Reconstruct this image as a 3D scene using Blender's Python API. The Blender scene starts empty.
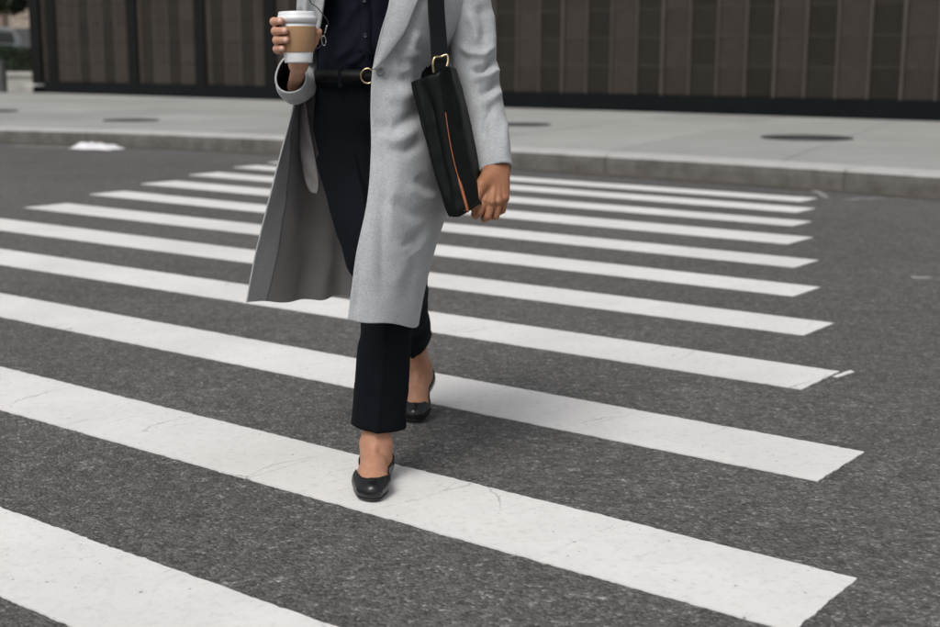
import bpy, bmesh, math, random
import numpy as np
from mathutils import Vector, Matrix

random.seed(7)
rng = np.random.RandomState(7)
SC = bpy.context.scene
COL = SC.collection
R = math.radians

# ------------------------------------------------------------------ camera
cam_data = bpy.data.cameras.new('camera')
cam = bpy.data.objects.new('camera', cam_data)
COL.objects.link(cam)
SC.camera = cam
cam_data.lens = 50.0
cam_data.sensor_width = 36.0
cam_data.clip_start = 0.05
cam_data.clip_end = 2000
cam.rotation_mode = 'XYZ'
_p, _r = R(10.90), R(0.21)
_f = Vector((0, math.cos(_p), -math.sin(_p)))
_x = Vector((1, 0, 0))
_u = _x.cross(_f)
_x2 = math.cos(_r) * _x + math.sin(_r) * _u
_u2 = -math.sin(_r) * _x + math.cos(_r) * _u
cam.matrix_world = Matrix(((_x2.x, _u2.x, -_f.x, 0), (_x2.y, _u2.y, -_f.y, 0), (_x2.z, _u2.z, -_f.z, 1.03), (0, 0, 0, 1)))
cam_data.dof.use_dof = True
cam_data.dof.focus_distance = 3.08
cam_data.dof.aperture_fstop = 3.6

# ------------------------------------------------------------------ sky and sun (overcast)
SUN_EL, SUN_AZ = 55.0, 207.0     # azimuth measured clockwise from +Y
world = bpy.data.worlds.new('World')
SC.world = world
world.use_nodes = True
wn, wl = world.node_tree.nodes, world.node_tree.links
wn.clear()
sky = wn.new('ShaderNodeTexSky')
sky.sky_type = 'NISHITA'
sky.sun_disc = False
sky.sun_elevation = R(SUN_EL)
sky.sun_rotation = R(SUN_AZ)
sky.air_density = 1.0
sky.dust_density = 4.0
hs = wn.new('ShaderNodeHueSaturation')
hs.inputs['Saturation'].default_value = 0.22
bg = wn.new('ShaderNodeBackground')
bg.inputs['Strength'].default_value = 0.115
wo = wn.new('ShaderNodeOutputWorld')
wl.new(sky.outputs[0], hs.inputs['Color'])
wl.new(hs.outputs[0], bg.inputs['Color'])
wl.new(bg.outputs[0], wo.inputs['Surface'])

sun_data = bpy.data.lights.new('sun', 'SUN')
sun_data.energy = 1.5
sun_data.angle = R(26)
sun_data.color = (1.0, 0.965, 0.92)
sun = bpy.data.objects.new('sun', sun_data)
COL.objects.link(sun)
_a, _e = R(SUN_AZ), R(SUN_EL)
_d = Vector((math.sin(_a) * math.cos(_e), math.cos(_a) * math.cos(_e), math.sin(_e)))
sun.rotation_euler = _d.to_track_quat('Z', 'Y').to_euler()
sun.location = (0, 0, 12)

SC.view_settings.view_transform = 'Standard'
SC.view_settings.look = 'None'
SC.view_settings.exposure = 0.0
SC.view_settings.gamma = 1.0
SC.view_settings.use_curve_mapping = False
SC.render.engine = 'CYCLES'


# ------------------------------------------------------------------ material helpers
class NT:
    def __init__(self, name):
        self.m = bpy.data.materials.new(name)
        self.m.use_nodes = True
        self.n = self.m.node_tree.nodes
        self.l = self.m.node_tree.links
        self.b = self.n['Principled BSDF']

    def node(self, t, **kw):
        nd = self.n.new(t)
        for k, v in kw.items():
            if k in nd.inputs:
                nd.inputs[k].default_value = v
            else:
                setattr(nd, k, v)
        return nd

    def link(self, a, b):
        self.l.new(a, b)

    def coord(self, scale=(1, 1, 1), rot=(0, 0, 0), kind='Object'):
        tc = self.n.new('ShaderNodeTexCoord')
        mp = self.n.new('ShaderNodeMapping')
        mp.inputs['Scale'].default_value = scale
        mp.inputs['Rotation'].default_value = rot
        self.link(tc.outputs[kind], mp.inputs['Vector'])
        return mp.outputs['Vector']

    def noise(self, vec, scale, detail=3, rough=0.55):
        nd = self.node('ShaderNodeTexNoise', Scale=scale, Detail=detail, Roughness=rough)
        self.link(vec, nd.inputs['Vector'])
        return nd.outputs['Fac']

    def ramp(self, fac, stops):
        nd = self.n.new('ShaderNodeValToRGB')
        cr = nd.color_ramp
        while len(cr.elements) < len(stops):
            cr.elements.new(0.5)
        for e, (p, c) in zip(cr.elements, stops):
            e.position = p
            e.color = tuple(c) + (1,) if len(c) == 3 else c
        self.link(fac, nd.inputs['Fac'])
        return nd.outputs['Color']

    def mix(self, fac, a, b, mode='MIX'):
        nd = self.n.new('ShaderNodeMix')
        nd.data_type = 'RGBA'
        nd.blend_type = mode
        for s, v in ((nd.inputs[0], fac), (nd.inputs[6], a), (nd.inputs[7], b)):
            if hasattr(v, 'is_output'):
                self.link(v, s)
            elif isinstance(v, (int, float)):
                s.default_value = v
            else:
                s.default_value = tuple(v) + (1,)
        return nd.outputs[2]

    def math(self, op, a, b=0.0):
        nd = self.n.new('ShaderNodeMath')
        nd.operation = op
        for s, v in ((nd.inputs[0], a), (nd.inputs[1], b)):
            if hasattr(v, 'is_output'):
                self.link(v, s)
            else:
                s.default_value = v
        return nd.outputs[0]

    def bump(self, h, strength=0.3, dist=0.002, prev=None):
        nd = self.n.new('ShaderNodeBump')
        nd.inputs['Strength'].default_value = strength
        nd.inputs['Distance'].default_value = dist
        self.link(h, nd.inputs['Height'])
        if prev is not None:
            self.link(prev, nd.inputs['Normal'])
        self.link(nd.outputs[0], self.b.inputs['Normal'])
        return nd.outputs[0]

    def set(self, **kw):
        for k, v in kw.items():
            k = k.replace('_', ' ')
            s = self.b.inputs[k]
            if hasattr(v, 'is_output'):
                self.link(v, s)
            elif isinstance(v, tuple) and len(v) == 3 and k == 'Base Color':
                s.default_value = v + (1,)
            else:
                s.default_value = v
        return self


def g(v):
    return (v, v, v)


MAT = {}


def mat_plain(name, col, rough=0.5, metal=0.0, spec=0.5, var=0.0, scale=40, bump=0.0, bscale=300):
    t = NT(name)
    if var:
        v = t.coord()
        n = t.noise(v, scale, 4)
        c1 = tuple(c * (1 - var) for c in col)
        c2 = tuple(min(1, c * (1 + var)) for c in col)
        t.set(Base_Color=t.ramp(n, [(0.3, c1), (0.7, c2)]))
    else:
        t.set(Base_Color=tuple(col))
    if bump:
        t.bump(t.noise(t.coord(), bscale, 3), bump, 0.001)
    t.set(Roughness=rough, Metallic=metal, Specular_IOR_Level=spec)
    MAT[name] = t.m
    return t


# asphalt: aggregate stones in dark binder
t = NT('asphalt')
v = t.coord(kind='Object')
vor = t.node('ShaderNodeTexVoronoi', Scale=140.0)
t.link(v, vor.inputs['Vector'])
sep = t.n.new('ShaderNodeSeparateColor')
t.link(vor.outputs['Color'], sep.inputs[0])
vor2 = t.node('ShaderNodeTexVoronoi', Scale=50.0)
t.link(v, vor2.inputs['Vector'])
sep2 = t.n.new('ShaderNodeSeparateColor')
t.link(vor2.outputs['Color'], sep2.inputs[0])
big = t.noise(v, 0.35, 5, 0.6)
mid = t.noise(v, 9.0, 4, 0.65)
fine = t.noise(v, 420.0, 3, 0.7)
base = t.ramp(sep.outputs[0], [(0.0, (0.082, 0.080, 0.076)), (0.55, (0.140, 0.137, 0.131)), (0.93, (0.186, 0.182, 0.174)), (1.0, (0.33, 0.322, 0.305))])
stone2 = t.ramp(sep2.outputs[0], [(0.0, g(0.72)), (0.7, g(1.0)), (0.97, g(1.10)), (0.99, g(1.5))])
base = t.mix(1.0, base, stone2, 'MULTIPLY')
base = t.mix(1.0, base, t.ramp(mid, [(0.25, g(0.82)), (0.75, g(1.15))]), 'MULTIPLY')
base = t.mix(1.0, base, t.ramp(big, [(0.3, g(0.80)), (0.7, g(1.14))]), 'MULTIPLY')
pits = t.ramp(t.noise(v, 95.0, 3, 0.6), [(0.30, g(0.35)), (0.40, g(1.0))])
base = t.mix(0.85, base, pits, 'MULTIPLY')
hgt = t.math('ADD', t.math('MULTIPLY', vor.outputs['Distance'], -1.2), t.math('MULTIPLY', fine, 0.35))
t.bump(hgt, 0.75, 0.006)
t.set(Base_Color=base, Roughness=0.78, Specular_IOR_Level=0.35)
MAT['asphalt'] = t.m

# gutter asphalt with brown dirt
t = NT('gutter')
v = t.coord()
n1 = t.noise(v, 3.0, 5, 0.65)
n2 = t.noise(v, 120, 3)
c = t.ramp(n1, [(0.3, (0.055, 0.050, 0.045)), (0.55, (0.085, 0.070, 0.060)), (0.75, (0.12, 0.105, 0.095))])
t.set(Base_Color=t.mix(0.5, c, t.ramp(n2, [(0.3, g(0.6)), (0.7, g(1.3))]), 'MULTIPLY'), Roughness=0.85)
t.bump(n2, 0.5, 0.004)
MAT['gutter'] = t.m

# thermoplastic road paint
t = NT('road_paint')
v = t.coord()
n1 = t.noise(v, 2.2, 5, 0.6)
n2 = t.noise(v, 46, 4, 0.7)
c = t.ramp(n1, [(0.25, (0.73, 0.715, 0.695)), (0.75, (0.84, 0.825, 0.805))])
c = t.mix(0.7, c, t.ramp(n2, [(0.30, g(0.80)), (0.48, g(1.0))]), 'MULTIPLY')
# hairline cracks across the stripe
vc = t.coord(scale=(1.8, 0.21, 1), rot=(0, 0, R(47)))
vc.node.vector_type = 'TEXTURE'
nd = t.n.new('ShaderNodeVectorMath'); nd.operation = 'ADD'
wob = t.node('ShaderNodeTexNoise', Scale=2.5, Detail=5.0)
t.link(v, wob.inputs['Vector'])
sc_ = t.n.new('ShaderNodeVectorMath'); sc_.operation = 'SCALE'; sc_.inputs['Scale'].default_value = 0.7
t.link(wob.outputs['Color'], sc_.inputs[0])
t.link(vc, nd.inputs[0]); t.link(sc_.outputs[0], nd.inputs[1])
ve = t.node('ShaderNodeTexVoronoi', Scale=1.27, feature='DISTANCE_TO_EDGE')
t.link(nd.outputs[0], ve.inputs['Vector'])
crk = t.ramp(ve.outputs['Distance'], [(0.002, g(0.0)), (0.009, g(1.0))])
gate = t.ramp(t.noise(v, 3.1, 3), [(0.52, g(0.0)), (0.66, g(1.0))])
cfac = t.math('MULTIPLY', t.math('SUBTRACT', 1.0, crk), gate)
c = t.mix(t.math('MULTIPLY', cfac, 0.62), c, (0.16, 0.155, 0.15))
tyre = t.ramp(t.noise(t.coord(scale=(1, 1, 1)), 0.9, 6, 0.72), [(0.36, g(0.86)), (0.56, g(1.0))])
c = t.mix(0.6, c, tyre, 'MULTIPLY')
worn = t.ramp(t.noise(v, 200, 2, 0.6), [(0.66, g(0.0)), (0.74, g(1.0))])
wgate = t.ramp(t.noise(v, 5.5, 4, 0.7), [(0.54, g(0.0)), (0.70, g(0.75))])
c = t.mix(t.math('MULTIPLY', worn, wgate), c, (0.25, 0.245, 0.24))
# small chips where the paint has come away
vs = t.node('ShaderNodeTexVoronoi', Scale=24.0)
t.link(v, vs.inputs['Vector'])
chip = t.ramp(t.math('ADD', vs.outputs['Distance'], t.math('MULTIPLY', n2, 0.30)), [(0.205, g(1.0)), (0.225, g(0.0))])
c = t.mix(t.math('MULTIPLY', chip, 0.7), c, (0.22, 0.215, 0.21))
t.set(Base_Color=c, Roughness=0.62, Specular_IOR_Level=0.4)
t.bump(t.math('SUBTRACT', t.noise(v, 130, 4, 0.7), t.math('MULTIPLY', cfac, 0.8)), 0.35, 0.003)
MAT['road_paint'] = t.m

t2 = mat_plain('worn_paint', (0.27, 0.265, 0.255), 0.8, var=0.35, scale=14)

# concrete slabs: tint differs from slab to slab
t = NT('concrete')
v = t.coord()
oi = t.n.new('ShaderNodeObjectInfo')
n1 = t.noise(v, 1.3, 6, 0.65)
n2 = t.noise(v, 60, 4, 0.7)
c = t.ramp(n1, [(0.25, (0.30, 0.305, 0.288)), (0.75, (0.39, 0.395, 0.375))])
c = t.mix(1.0, c, t.ramp(oi.outputs['Random'], [(0.0, g(0.90)), (1.0, g(1.12))]), 'MULTIPLY')
c = t.mix(0.5, c, t.ramp(n2, [(0.3, g(0.8)), (0.7, g(1.15))]), 'MULTIPLY')
t.set(Base_Color=c, Roughness=0.85)
t.bump(n2, 0.3, 0.003)
MAT['concrete'] = t.m

t = NT('kerb_stone')
v = t.coord()
n1 = t.noise(v, 5.0, 6, 0.7)
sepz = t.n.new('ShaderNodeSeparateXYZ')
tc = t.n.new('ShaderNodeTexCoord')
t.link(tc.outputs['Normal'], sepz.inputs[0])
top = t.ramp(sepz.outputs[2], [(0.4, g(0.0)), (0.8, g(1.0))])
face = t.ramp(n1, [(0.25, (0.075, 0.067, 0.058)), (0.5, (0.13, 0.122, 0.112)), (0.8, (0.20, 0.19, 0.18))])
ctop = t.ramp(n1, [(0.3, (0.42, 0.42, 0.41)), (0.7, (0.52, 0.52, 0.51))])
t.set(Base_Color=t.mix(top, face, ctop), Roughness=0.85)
t.bump(t.noise(v, 80, 4), 0.35, 0.004)
MAT['kerb_stone'] = t.m

# wool: grey melange twill
def wool(name, c1, c2, rough=0.9):
    t = NT(name)
    va = t.coord(scale=(1, 1, 2.6))
    vb = t.coord(scale=(3.0, 3.0, 1))
    n1 = t.noise(va, 165, 4, 0.75)
    n2 = t.noise(vb, 190, 4, 0.75)
    n3 = t.noise(t.coord(), 26, 4, 0.6)
    f = t.math('ADD', t.math('MULTIPLY', n1, 0.5), t.math('MULTIPLY', n2, 0.5))
    c = t.ramp(f, [(0.40, c1), (0.60, c2)])
    c = t.mix(0.6, c, t.ramp(n3, [(0.3, g(0.88)), (0.7, g(1.1))]), 'MULTIPLY')
    t.set(Base_Color=c, Roughness=rough, Specular_IOR_Level=0.15, Sheen_Weight=0.25, Sheen_Roughness=0.5)
    t.bump(f, 0.45, 0.0020)
    MAT[name] = t.m

wool('wool', (0.335, 0.347, 0.360), (0.515, 0.530, 0.546))
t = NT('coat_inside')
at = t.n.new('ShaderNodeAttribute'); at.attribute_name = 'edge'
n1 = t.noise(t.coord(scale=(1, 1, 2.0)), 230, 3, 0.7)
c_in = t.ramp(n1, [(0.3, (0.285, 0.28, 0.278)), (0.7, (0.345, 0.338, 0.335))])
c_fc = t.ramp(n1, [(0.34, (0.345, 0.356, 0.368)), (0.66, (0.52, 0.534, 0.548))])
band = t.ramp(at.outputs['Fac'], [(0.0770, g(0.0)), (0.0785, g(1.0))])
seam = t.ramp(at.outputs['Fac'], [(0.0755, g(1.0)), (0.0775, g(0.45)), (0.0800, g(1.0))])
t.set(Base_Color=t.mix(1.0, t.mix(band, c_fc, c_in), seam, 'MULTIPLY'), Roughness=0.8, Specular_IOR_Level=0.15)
t.bump(t.math('ADD', n1, t.math('MULTIPLY', band, -2.0)), 0.3, 0.002)
MAT['coat_inside'] = t.m
mat_plain('sleeve_lining', (0.012, 0.012, 0.013), 0.45)
mat_plain('pocket_cloth', (0.25, 0.23, 0.235), 0.7, var=0.1, scale=60)

def cloth_dark(name, c1, c2, rough=0.8, sc=480):
    t = NT(name)
    f = t.noise(t.coord(scale=(1, 1, 1.8)), sc, 3, 0.7)
    t.set(Base_Color=t.ramp(f, [(0.3, c1), (0.7, c2)]), Roughness=rough, Specular_IOR_Level=0.08)
    t.bump(f, 0.25, 0.001)
    MAT[name] = t.m

cloth_dark('trouser_cloth', (0.0042, 0.0058, 0.0080), (0.0082, 0.0108, 0.0145))
cloth_dark('shirt_cloth', (0.005, 0.0065, 0.012), (0.010, 0.0125, 0.021), 0.7)
mat_plain('leather_shoe', (0.008, 0.008, 0.009), 0.27, bump=0.12, bscale=160)
mat_plain('shoe_sole', (0.014, 0.013, 0.013), 0.6)
mat_plain('leather_bag', (0.0040, 0.0050, 0.0054), 0.42, spec=0.14, bump=0.15, bscale=420)
mat_plain('leather_bag_matte', (0.0045, 0.0058, 0.0055), 0.55, spec=0.15, bump=0.15, bscale=420)
mat_plain('tan_leather', (0.33, 0.105, 0.042), 0.45, var=0.15, scale=90)
mat_plain('gold_metal', (0.72, 0.55, 0.33), 0.25, metal=1.0)
mat_plain('dark_button', (0.02, 0.022, 0.03), 0.3)
mat_plain('grey_button', (0.17, 0.175, 0.18), 0.35)
mat_plain('silver_metal', (0.55, 0.55, 0.56), 0.3, metal=1.0)
mat_plain('black_cord', (0.02, 0.02, 0.02), 0.5)
mat_plain('belt_leather', (0.005, 0.005, 0.006), 0.55, spec=0.15)
mat_plain('hair', (0.012, 0.008, 0.006), 0.45, var=0.3, scale=200)

t = NT('skin')
v = t.coord()
at = t.n.new('ShaderNodeVertexColor')
at.layer_name = 'tone'
n1 = t.noise(v, 55, 5, 0.6)
n2 = t.noise(v, 500, 3)
c = t.mix(0.5, at.outputs['Color'], t.ramp(n1, [(0.25, (0.72, 0.62, 0.58)), (0.75, (1.18, 1.22, 1.24))]), 'MULTIPLY')
t.set(Base_Color=c, Roughness=0.48, Specular_IOR_Level=0.4, Subsurface_Weight=0.18, Subsurface_Scale=0.008)
t.b.inputs['Subsurface Radius'].default_value = (1.0, 0.35, 0.2)
t.bump(t.math('ADD', t.noise(v, 160, 4), t.math('MULTIPLY', n2, 0.4)), 0.38, 0.0022)
MAT['skin'] = t.m
mat_plain('eye_white', (0.75, 0.73, 0.70), 0.15)
mat_plain('iris', (0.03, 0.017, 0.01), 0.1)
mat_plain('lip', (0.33, 0.11, 0.09), 0.4)

mat_plain('paper_white', (0.74, 0.75, 0.77), 0.6, var=0.03, scale=60)
mat_plain('lid_plastic', (0.78, 0.79, 0.81), 0.35)
t = NT('kraft')
v = t.coord()
n1 = t.noise(t.coord(scale=(1, 1, 3)), 380, 4, 0.7)
c = t.ramp(n1, [(0.3, (0.36, 0.215, 0.115)), (0.7, (0.48, 0.30, 0.17))])
t.set(Base_Color=c, Roughness=0.8, Specular_IOR_Level=0.2)
t.bump(n1, 0.2, 0.001)
MAT['kraft'] = t.m

# facade metal: fine vertical flutes
def flute(name, c1, c2, rough, metal):
    t = NT(name)
    tcn = t.n.new('ShaderNodeTexCoord')
    sx = t.n.new('ShaderNodeSeparateXYZ')
    t.link(tcn.outputs['Object'], sx.inputs[0])
    wv = t.math('SINE', t.math('MULTIPLY', sx.outputs[0], 2 * math.pi / 0.044))
    oi = t.n.new('ShaderNodeObjectInfo')
    n1 = t.noise(t.coord(scale=(1, 1, 0.35)), 3.0, 4)
    c = t.mix(t.ramp(wv, [(0.35, g(0.0)), (0.75, g(1.0))]), c1, c2)
    c = t.mix(1.0, c, t.ramp(oi.outputs['Random'], [(0.0, g(0.84)), (1.0, g(1.10))]), 'MULTIPLY')
    c = t.mix(0.7, c, t.ramp(n1, [(0.25, g(0.7)), (0.75, g(1.25))]), 'MULTIPLY')
    t.set(Base_Color=c, Roughness=rough, Metallic=metal, Specular_IOR_Level=0.2)
    t.bump(wv, 0.6, 0.008)
    MAT[name] = t.m

flute('panel_brown', (0.030, 0.0245, 0.0205), (0.108, 0.090, 0.077), 0.55, 0.0)
flute('panel_dark', (0.016, 0.0135, 0.011), (0.060, 0.051, 0.043), 0.5, 0.0)
mat_plain('mullion_bronze', (0.085, 0.074, 0.064), 0.5, spec=0.25, var=0.15, scale=2)
mat_plain('mullion_dark', (0.009, 0.0095, 0.009), 0.6, spec=0.12, var=0.15, scale=2)
mat_plain('plinth_black', (0.0055, 0.0075, 0.0085), 0.5, spec=0.12, var=0.25, scale=3)
mat_plain('stone_pale', (0.52, 0.51, 0.47), 0.8, var=0.1, scale=4)
mat_plain('stone_beige', (0.46, 0.385, 0.32), 0.85, var=0.1, scale=1.5)
mat_plain('stone_brown', (0.16, 0.11, 0.09), 0.8, var=0.1, scale=2)
mat_plain('grey_panel', (0.075, 0.078, 0.08), 0.6, var=0.1, scale=2)
mat_plain('window_glass', (0.012, 0.014, 0.016), 0.08)
mat_plain('car_paint', (0.72, 0.73, 0.75), 0.25)
mat_plain('car_black', (0.015, 0.015, 0.016), 0.5)
mat_plain('lamp_glass', (0.6, 0.6, 0.6), 0.1)
mat_plain('iron', (0.040, 0.040, 0.042), 0.6, var=0.3, scale=30, bump=0.4, bscale=60)
mat_plain('post_metal', (0.07, 0.075, 0.072), 0.5, var=0.1, scale=5)
mat_plain('bark', (0.07, 0.05, 0.04), 0.9, var=0.3, scale=12, bump=0.5, bscale=30)
mat_plain('leaf', (0.035, 0.055, 0.022), 0.6, var=0.35, scale=3)
mat_plain('hedge_leaf', (0.022, 0.048, 0.020), 0.6, var=0.4, scale=5)
mat_plain('soil', (0.05, 0.04, 0.03), 0.95, var=0.2, scale=6)
mat_plain('litter_paper', (0.78, 0.78, 0.79), 0.7)


# ------------------------------------------------------------------ object helpers
def link(o, parent=None):
    COL.objects.link(o)
    if parent is not None:
        o.parent = parent
    return o


def mesh_obj(name, verts, faces, mats, parent=None, smooth=False, midx=None):
    me = bpy.data.meshes.new(name)
    me.from_pydata([tuple(map(float, p)) for p in verts], [], [tuple(map(int, f)) for f in faces])
    for m in ([mats] if isinstance(mats, str) else mats):
        me.materials.append(MAT[m])
    if midx is not None:
        me.polygons.foreach_set('material_index', np.asarray(midx, dtype=np.int32))
    if smooth:
        me.polygons.foreach_set('use_smooth', np.ones(len(me.polygons), dtype=bool))
    me.update()
    return link(bpy.data.objects.new(name, me), parent)


def empty(name, loc=(0, 0, 0), rz=0.0, parent=None):
    o = bpy.data.objects.new(name, None)
    o.empty_display_size = 0.1
    link(o, parent)
    o.location = loc
    o.rotation_euler = (0, 0, rz)
    return o


def tag(o, label=None, cat=None, group=None, kind=None):
    for k, v in (('label', label), ('category', cat), ('group', group), ('kind', kind)):
        if v:
            o[k] = v
    return o


def box(x0, y0, z0, x1, y1, z1):
    v = [(x0, y0, z0), (x1, y0, z0), (x1, y1, z0), (x0, y1, z0), (x0, y0, z1), (x1, y0, z1), (x1, y1, z1), (x0, y1, z1)]
    f = [(0, 3, 2, 1), (4, 5, 6, 7), (0, 1, 5, 4), (1, 2, 6, 5), (2, 3, 7, 6), (3, 0, 4, 7)]
    return v, f


def bevel(o, w=0.005, seg=2):
    b = o.modifiers.new('bevel', 'BEVEL')
    b.width = w
    b.segments = seg
    b.limit_method = 'ANGLE'
    return o


def solidify(o, th, offset=-1.0, moff=0, rim=0):
    s = o.modifiers.new('thickness', 'SOLIDIFY')
    s.thickness = th
    s.offset = offset
    s.material_offset = moff
    s.material_offset_rim = rim
    s.use_quality_normals = True
    return o


def copy_tree(o, parent=None):
    c = o.copy()
    link(c, parent)
    for ch in list(o.children):
        copy_tree(ch, c)
    return c


def cr(ctrl, n, closed=False):
    """Catmull-Rom through ctrl (K,3) -> (n,3)"""
    P = np.asarray(ctrl, float)
    K = len(P)
    if closed:
        tt = np.linspace(0, K, n, endpoint=False)
        i = np.floor(tt).astype(int)
        f = (tt - i)[:, None]
        p0, p1, p2, p3 = P[(i - 1) % K], P[i % K], P[(i + 1) % K], P[(i + 2) % K]
    else:
        tt = np.linspace(0, K - 1, n)
        i = np.minimum(np.floor(tt).astype(int), K - 2)
        f = (tt - i)[:, None]
        Q = np.vstack([2 * P[0] - P[1], P, 2 * P[-1] - P[-2]])
        p0, p1, p2, p3 = Q[i], Q[i + 1], Q[i + 2], Q[i + 3]
    return 0.5 * ((2 * p1) + (-p0 + p2) * f + (2 * p0 - 5 * p1 + 4 * p2 - p3) * f ** 2 + (-p0 + 3 * p1 - 3 * p2 + p3) * f ** 3)


def loft(rings, nu, nv, closed=False):
    """rings: list of control polylines (same length); returns grid (nv,nu,3)"""
    A = np.stack([cr(r, nu, closed) for r in rings])
    return np.stack([cr(A[:, j], nv) for j in range(nu)], axis=1)


def grid_faces(nv, nu, closed=False):
    f = []
    for i in range(nv - 1):
        for j in range(nu if closed else nu - 1):
            k = (j + 1) % nu
            f.append((i * nu + j, i * nu + k, (i + 1) * nu + k, (i + 1) * nu + j))
    return f


def grid_normals(G, closed=False):
    if closed:
        du = np.roll(G, -1, 1) - np.roll(G, 1, 1)
    else:
        du = np.gradient(G, axis=1)
    dv = np.gradient(G, axis=0)
    n = np.cross(du, dv)
    return n / (np.linalg.norm(n, axis=2, keepdims=True) + 1e-9)


_lat = rng.rand(64, 64, 64)


def vnoise(P, freq):
    """smooth value noise in [-1,1]"""
    q = np.asarray(P) * freq + 17.3
    i = np.floor(q).astype(int)
    f = q - i
    f = f * f * (3 - 2 * f)
    out = 0
    for dx in (0, 1):
        for dy in (0, 1):
            for dz in (0, 1):
                w = (f[..., 0] if dx else 1 - f[..., 0]) * (f[..., 1] if dy else 1 - f[..., 1]) * (f[..., 2] if dz else 1 - f[..., 2])
                out = out + w * _lat[(i[..., 0] + dx) % 64, (i[..., 1] + dy) % 64, (i[..., 2] + dz) % 64]
    return out * 2 - 1


def stroke_disp(G, strokes, axes=(0, 2)):
    """sum of soft creases; each stroke = (points, width, amplitude)"""
    d = np.zeros(G.shape[:2])
    Q = G[..., list(axes)]
    for pts, w, a in strokes:
        pts = np.asarray(pts, float)
        L = np.concatenate([[0], np.cumsum(np.linalg.norm(np.diff(pts, axis=0), axis=1))])
        best = np.full(G.shape[:2], 1e9)
        arc = np.zeros(G.shape[:2])
        for k in range(len(pts) - 1):
            ab = pts[k + 1] - pts[k]
            tt = np.clip(((Q - pts[k]) @ ab) / (ab @ ab), 0, 1)
            dist = np.linalg.norm(Q - pts[k] - tt[..., None] * ab, axis=-1)
            m = dist < best
            best = np.where(m, dist, best)
            arc = np.where(m, (L[k] + tt * (L[k + 1] - L[k])) / L[-1], arc)
        taper = np.clip(np.sin(np.pi * np.clip(arc, 0.0, 1.0)) * 1.6, 0.0, 1)
        x = best / w
        d += a * np.exp(-x ** 2) * (0.15 + 0.85 * taper)
    return d


def tube_grid(path, radii, n, nv, up=(0, 0, 1)):
    """tube round a smooth path; radii list of (ra, rb) at path control points"""
    C = cr(path, nv)
    Rr = cr([(a, b, 0) for a, b in radii], nv)
    T = np.gradient(C, axis=0)
    T /= np.linalg.norm(T, axis=1, keepdims=True)
    A = np.cross(T[0], up)
    A /= np.linalg.norm(A)
    G = np.zeros((nv, n, 3))
    th = np.linspace(0, 2 * np.pi, n, endpoint=False)
    for i in range(nv):
        A = A - T[i] * (A @ T[i])
        A /= np.linalg.norm(A)
        B = np.cross(T[i], A)
        G[i] = C[i] + np.outer(np.cos(th), A) * Rr[i, 0] + np.outer(np.sin(th), B) * Rr[i, 1]
    return G


def tube_obj(name, path, r, mat, parent, n=10, nv=40, up=(0, 0, 1), caps=True):
    rad = [(r, r)] * len(path) if np.isscalar(r) else r
    G = tube_grid(path, rad, n, nv, up)
    V = G.reshape(-1, 3)
    F = grid_faces(nv, n, True)
    if caps:
        F = F + [tuple(range(n - 1, -1, -1)), tuple((nv - 1) * n + k for k in range(n))]
    return mesh_obj(name, V, F, mat, parent, True)


def lathe(profile, n=48):
    """profile of (r,z); axis z"""
    V, F = [], []
    th = np.linspace(0, 2 * np.pi, n, endpoint=False)
    for r, z in profile:
        V += [(r * math.cos(a), r * math.sin(a), z) for a in th]
    for i in range(len(profile) - 1):
        for j in range(n):
            k = (j + 1) % n
            F.append((i * n + j, i * n + k, (i + 1) * n + k, (i + 1) * n + j))
    return V, F


# ---- signed distance shapes -> one continuous surface (surface nets)
def smin(a, b, k):
    h = np.clip(0.5 + 0.5 * (b - a) / k, 0, 1)
    return b + (a - b) * h - k * h * (1 - h)


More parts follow.
